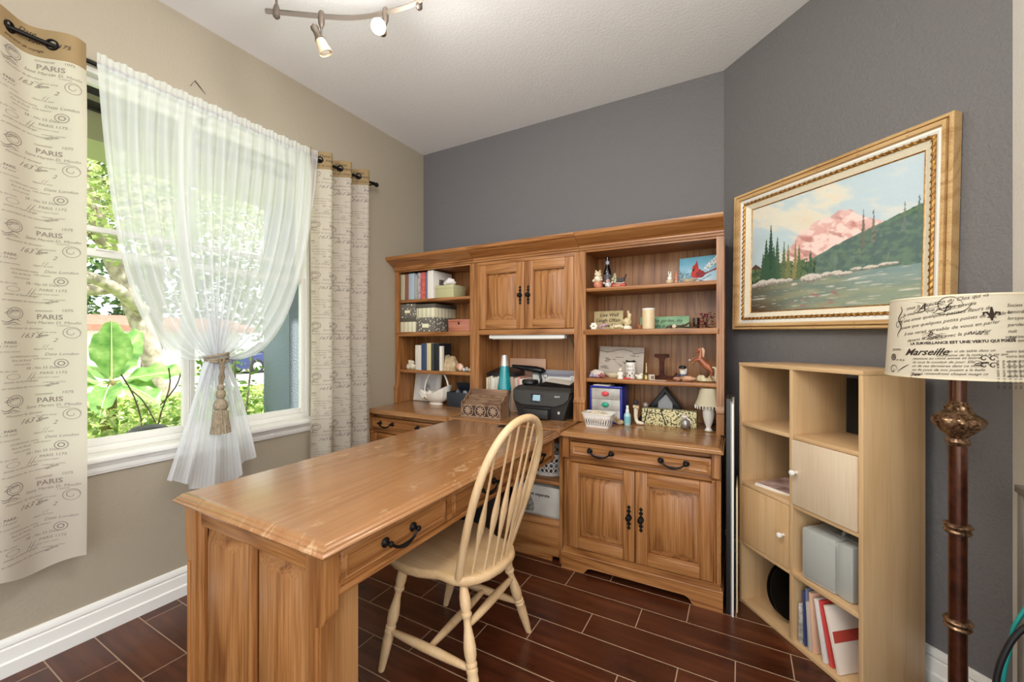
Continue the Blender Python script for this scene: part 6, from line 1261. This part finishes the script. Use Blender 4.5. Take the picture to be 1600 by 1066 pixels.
# worktop, right hutch
blue = M('#1d2a8c', .35)
t = thing('drawer_organizer', 'blue plastic mini chest of clear drawers with colored knobs', 'organizer', (-.705, 2.425, SD))
b = MB(); b.box(-.098, .098, 0, .17, .208, .22, .004); b.box(-.098, .098, 0, .17, 0, .012, .003); b.box(-.098, -.086, 0, .17, .012, .208, .003); b.box(.086, .098, 0, .17, .012, .208, .003); b.box(-.086, .086, .16, .168, .012, .208); b.build('case', blue, t, local=True)
clr = M('#b5b0a8', .25, var='#9d988f', vscale=16, coat=.5)
for i, (kc, z) in enumerate((('#d8444e', .142), ('#1e9a78', .077), ('#e0b93c', .013))):
    b = MB(); b.box(-.0855, .0855, -.002, .155, z, z+.0645, .003); d_ = b.build('drawer', clr, t, local=True)
    b = MB(); b.ball((0, -.010, z+.034), (.022, .010, .014), 16, 10); k_ = b.build('knob', M(kc, .35), d_, local=True); k_['label'] = ('red', 'green', 'yellow')[i]+' oval knob'
one('folded_papers', 'folded white papers on top of the blue drawer organizer', 'paper', (-.735, 2.455, SD+.2205), M('#e6e1da', .7), lambda b: (b.prism([(-.05, -.022), (.05, -.03), (.06, .05), (-.04, .06)], 0, .003, 'z'), b.prism([(-.045, -.026), (.03, -.034), (.045, .04), (-.036, .05)], .003, .006, 'z')))
def perforated(b, fn, nu, nv, rx, ry):
    """a sheet of cells each with an elliptical hole"""
    K = 12
    for j in range(nv):
        for i in range(nu):
            u0, v0 = i/nu, j/nv; cu, cv = u0+.5/nu, v0+.5/nv; ring = []; out = []
            for k in range(K):
                a = 2*PI*k/K+PI/K*0; c_, s_ = math.cos(a), math.sin(a); m = max(abs(c_), abs(s_))
                out.append(fn(cu+.5/nu*c_/m, cv+.5/nv*s_/m)); ring.append(fn(cu+rx/nu*c_, cv+ry/nv*s_))
            b.add(out+ring, [(k, (k+1) % K, K+(k+1) % K, K+k) for k in range(K)])
def tub(u, v, w0, d0, w1, d1, h, r=6):
    a = 2*PI*u; c_, s_ = math.cos(a), math.sin(a); k = (abs(c_)**r+abs(s_)**r)**(-1/r); return (lerp(w0, w1, v)*c_*k, lerp(d0, d1, v)*s_*k, h*v)
t = thing('plastic_basket', 'small white slotted plastic basket holding fabric in front of the blue organizer', 'basket', (-.715, 2.32, SD))
wp = M('#e4e0d8', .35)
b = MB(); perforated(b, lambda u, v: tub(u, .12+.58*v, .068, .045, .088, .06, .076), 44, 1, .30, .42); b.build('slotted_side', wp, t, local=True, smooth=0)
b = MB(); b.grid(lambda u, v: tub(u, .12*v, .068, .045, .088, .06, .076), 64, 2); b.grid(lambda u, v: tub(u, .70+.30*v, .068, .045, .088, .06, .076), 64, 3); b.add([tub(k/64, 0, .068, .045, .088, .06, .076) for k in range(64)], [tuple(range(64))]); b.tube([tub(k/64, 1, .068, .045, .089, .061, .076) for k in range(64)], .0028, 6, closed=True); b.build('rim', wp, t, local=True)
one('cloth_bundle', 'crumpled cream fabric stuffed in the small white basket', 'fabric', (-.715, 2.32, SD+.002), M('#d9cdb6', .85, var='#c2b396', vscale=30), lambda b: b.ball((0, 0, .052), (.068, .042, .032), 22, 12, .5, 9, 7))
one('sea_shell', 'small brown cone shell beside the white slotted basket', 'shell', (-.622, 2.41, SD), M('#8a6a48', .4, var='#d0bb95', vscale=50), lambda b: (b.lathe([(.002, -.028), (.013, -.01), (.0165, .004), (.012, .02), (.003, .03)], (0, 0, .0165), 16, (1, .2, 0)), b.ball((-.012, .018, .026), (.012, .010, .026), 10, 8, .3, 3, 5)))
t = fig('spray_bottle', 'small pale aqua spray bottle before the blue organizer', 'bottle', (-.580, 2.44, SD), [('bottle', M('#a9cdd0', .25, coat=.4), lambda b: b.lathe([(.001, 0), (.0185, 0), (.0195, .003), (.0195, .056), (.015, .066), (.009, .072), (.001, .073)], (0, 0, 0), 22)), ('label_wrap', M('#7fb8bf', .4), lambda b: b.lathe([(.0199, .012), (.0199, .05)], (0, 0, 0), 22, cap=False)), ('pump', M('#e8e6e1', .35), lambda b: (b.lathe([(.010, .072), (.010, .088), (.0075, .09), (.0075, .112), (.001, .114)], (0, 0, 0), 18), b.box(-.004, .004, -.014, -.004, .094, .103, .002)))])
fig('leg_figurine', 'cream porcelain boot-shaped figurine beside the spray bottle', 'figurine', (-.535, 2.47, SD), [('boot', M('#ddd0b8', .35, coat=.3), lambda b: b.tube([(.0, 0, .112), (-.002, 0, .095), (-.004, 0, .05), (.0, 0, .025), (.008, -.002, .013), (.03, -.004, .011), (.042, -.004, .0095)], [.015, .014, .011, .011, .0125, .0105, .006], 14)), ('bow', M('#c9b28a', .5), lambda b: (b.ball((.008, -.012, .102), .010, 10, 8, .4, 2, 6), b.ball((-.01, -.012, .106), .009, 10, 8, .4, 4, 6))), ('dark_flower', M('#262430', .6), lambda b: b.ball((-.004, .006, .128), (.014, .012, .013), 12, 8, .7, 3, 8))])
# triangular flag case
t = thing('flag_case', 'black triangular display case leaning at the back of the right worktop', 'case', (-.398, 2.63, SD))
tri = lambda o, y: [(-.165+o*2.2, y, .03+o-.03*(1)), (.165-o*2.2, y, .03+o-.03), (0, y, .212-o*1.35)]
b = MB(); b.loft([tri(0, .055), tri(0, -.012), tri(.004, -.016), tri(.022, -.014), tri(.026, -.004), tri(.026, .04)], cap=False); b.build('frame', M('#17171a', .35), t, local=True)
b = MB(); b.add([tri(.02, .036)[k] for k in range(3)], [(0, 1, 2)]); b.build('back_board', M('#4a4a4d', .7), t, local=True)
b = MB(); b.prism([(-.045, .028), (.038, .028), (.038, .128), (.0, .165), (-.045, .118)], .020, .032, 'y'); b.build('white_insert', M('#c3c1c0', .6), t, local=True)
one('photo_clip', 'tiny dark clip inside the black triangular case', 'clip', (-.385, 2.628, SD+.024), M('#15151a', .4), lambda b: (b.box(-.014, .008, -.004, .004, 0, .006, .001), b.ball((0, 0, .011), .007)))
def damask():
    n = NT('yellow_damask'); v = n.n('ShaderNodeTexVoronoi', Vector=n.coord(), Scale=75.0, feature='DISTANCE_TO_EDGE'); nz = n.n('ShaderNodeTexNoise', Vector=n.coord(), Scale=95.0, Detail=1.0)
    f = n.math('ADD', n.math('MULTIPLY', v.outputs[0], .6), n.math('MULTIPLY', nz.outputs[0], .8)); n.set(n.b.inputs['Base Color'], n.ramp(f, [(.40, '#4c452f'), (.47, '#d9cf9c')])); n.b.inputs['Roughness'].default_value = .6; return n.m
t = thing('letter_box', 'long yellow and black patterned box in front of the triangular case', 'box', (-.362, 2.53, SD))
b = MB(); b.box(-.148, .148, -.03, .03, 0, .094, .002); b.build('body', damask(), t, local=True)
b = MB()
for x0, x1 in ((-.115, -.135), (-.04, -.012)): b.tube([(x0, -.032, .092), (lerp(x0, x1, .4), -.0325, .055), (x1, -.032, .006)], .003, 6)
b.tube([(-.135, -.0315, .074), (-.03, -.0315, .066)], .0022, 6); b.ball((-.035, -.031, .092), (.010, .004, .006), 8, 6); b.build('ribbon', M('#2a2620', .6), t, local=True)
fig('glass_egg', 'silvery glass egg on the worktop beside the patterned box', 'ornament', (-.268, 2.462, SD), [('egg', M('#9b9792', .18, metal=.6), lambda b: b.ball((0, 0, .030), (.025, .022, .030), 20, 14)), ('ring', M('#c9b9a6', .25, metal=.8), lambda b: b.tube([(.026*math.cos(PI*k/12)+.003, -.004, .034+.030*math.sin(PI*k/12)) for k in range(13)], .0035, 7)), ('pearl', M('#d8cfc6', .25), lambda b: b.ball((-.004, .0, .070), (.018, .014, .012), 12, 8))])
fig('crystal_ball', 'small frosted ball resting on the end of the patterned box', 'ball', (-.495, 2.535, SD+.0945), [('ball', M('#9a8f8a', .2, coat=.5), lambda b: b.ball((0, 0, .0155), .0155, 16, 10))])
t = thing('table_lamp', 'small white table lamp with a beaded fringe at the inner worktop end', 'lamp', (-.152, 2.47, SD))
cer = M('#d9d5d0', .2, coat=.5)
b = MB(); b.lathe([(.001, 0), (.022, 0), (.023, .004), (.018, .010), (.013, .018), (.012, .024), (.020, .045), (.027, .075), (.030, .105), (.027, .125), (.016, .138), (.010, .142), (.010, .155), (.001, .156)], (0, 0, 0), 26, mod=lambda a, z: 1+.03*math.sin(a*10)*(.03 < z < .13)); b.build('base', cer, t, local=True)
b = MB(); b.lathe([(.0235, 0), (.0245, .003), (.018, .009), (.0145, .012)], (0, 0, 0), 24); b.build('foot_ring', M('#b9a26a', .3, metal=.8), t, local=True)
b = MB(); b.lathe([(.069, .142), (.058, .168), (.049, .20), (.0425, .233), (.0395, .236)], (0, 0, 0), 8*4, cap=False, mod=lambda a, z: 1-.035*abs(math.sin(a*3))); b.build('lamp_shade', cloth('silk_shade', '#e3d9bb', .35), t, local=True)
b = MB()
for k in range(26):
    a = 2*PI*k/26; b.ball((.0672*math.cos(a), .0672*math.sin(a), .137), (.0035, .0035, .0055), 7, 5); b.ball((.0672*math.cos(a), .0672*math.sin(a), .128), (.0025, .0025, .0045), 7, 5)
b.build('bead_fringe', M('#e6e2d8', .2), t, local=True)
one('dark_trinket', 'dark beaded trinket in the shadow behind the small table lamp', 'ornament', (-.13, 2.60, SD), M('#3a3330', .35), lambda b: [b.ball((.018*math.cos(k), .015*math.sin(k), .012+.01*(k % 3)), .012, 8, 6, .3, k, 5) for k in range(7)])
# knee bookcase contents
t = thing('laundry_basket', 'white perforated plastic basket tipped in the cubby under the desk end', 'basket', (-1.03, 2.335, .449), math.radians(8))
b = MB(); perforated(b, lambda u, v: tub(u, .14+.72*v, .09, .10, .125, .14, .135, 2.6), 24, 3, .33, .36); b.build('perforated_side', wp, t, local=True, smooth=0)
b = MB(); b.grid(lambda u, v: tub(u, .14*v, .09, .10, .125, .14, .135, 2.6), 48, 2); b.grid(lambda u, v: tub(u, .86+.14*v, .09, .10, .125, .14, .135, 2.6), 48, 2); b.add([tub(k/48, 0, .09, .10, .125, .14, .135, 2.6) for k in range(48)], [tuple(range(48))]); b.tube([tub(k/48, 1, .09, .10, .126, .141, .135, 2.6) for k in range(48)], .004, 6, closed=True); b.build('rim', wp, t, local=True)
t = thing('carton', 'white printed carton in the low cubby under the plastic basket', 'carton', (-1.06, 2.32, .2205))
b = MB(); b.box(-.155, .155, -.12, .12, 0, .178, .002); b.build('box', M('#cfcac0', .6, var='#bfb9ae', vscale=8), t, local=True)
b = MB(); b.text('pet separate', .027, lambda x, z: (-.045+x, -.1206, .118+z), 0, 'LEFT', .0006); b.box(-.135, -.055, -.1208, -.1202, .10, .122); b.box(-.135, -.10, -.1208, -.1202, .045, .06); b.box(-.09, -.06, -.1208, -.1202, .045, .06); b.build('print', ink_dark, t, local=True, smooth=0)
b = MB(); b.lathe([(.022, .02), (.034, .03), (.034, .07), (.02, .10), (.014, .115)], (-.045, -.1215, 0), 18, sy=.03); b.build('pitcher_picture', M('#a09a8c', .6, var='#5d584f', vscale=60), t, local=True)
t = thing('floor_bin', 'black bin standing on the floor in the knee space behind the chair', 'bin', (-1.36, 2.03, 0))
b = MB(); b.loft([[(-.09, -.07, 0), (.09, -.07, 0), (.09, .07, 0), (-.09, .07, 0)], [(-.11, -.085, .38), (.11, -.085, .38), (.11, .085, .38), (-.11, .085, .38)], [(-.102, -.077, .38), (.102, -.077, .38), (.102, .077, .38), (-.102, .077, .38)], [(-.085, -.065, .01), (.085, -.065, .01), (.085, .065, .01), (-.085, .065, .01)]]); b.build('body', M('#141417', .4), t, local=True, smooth=20)
one('teal_bag', 'crumpled teal and silver bag on the floor before the black bin', 'bag', (-1.42, 1.86, 0), M('#2c8f9d', .3, var='#d5e2e4', vscale=22), lambda b: b.ball((0, 0, .12), (.07, .06, .12), 20, 14, .5, 3, 7))
# ------------------------------------------------------------------ light
w = bpy.data.worlds.new('sky'); sc.world = w; w.use_nodes = True
bg = w.node_tree.nodes['Background']; bg.inputs[0].default_value = (.92, .965, 1.0, 1); bg.inputs[1].default_value = 2.3
sun = bpy.data.lights.new('sun', 'SUN'); sun.energy = 8; sun.angle = .02; sun.color = (1, .96, .88)
so = bpy.data.objects.new('sun', sun); C.objects.link(so); so.rotation_euler = Vector((-.55, -.45, -.9)).to_track_quat('-Z', 'Y').to_euler()
def lamp(name, loc, e, r=.04, col=(1, .965, .92), typ='POINT'):
    l = bpy.data.lights.new(name, typ); l.energy = e; l.color = col; l.shadow_soft_size = r
    o = bpy.data.objects.new(name, l); C.objects.link(o); o.location = loc; return o
lamp('track_spot_lit', LAMP_ON, 9, .05)
lamp('track_fill', (-.40, .55, 2.25), 46, .25)  # added fill for unseen track heads, hung lower to even out the ceiling
lamp('rear_fill', (.55, -1.0, 1.9), 30, .3)  # fill added behind the camera to brighten fronts and ceiling
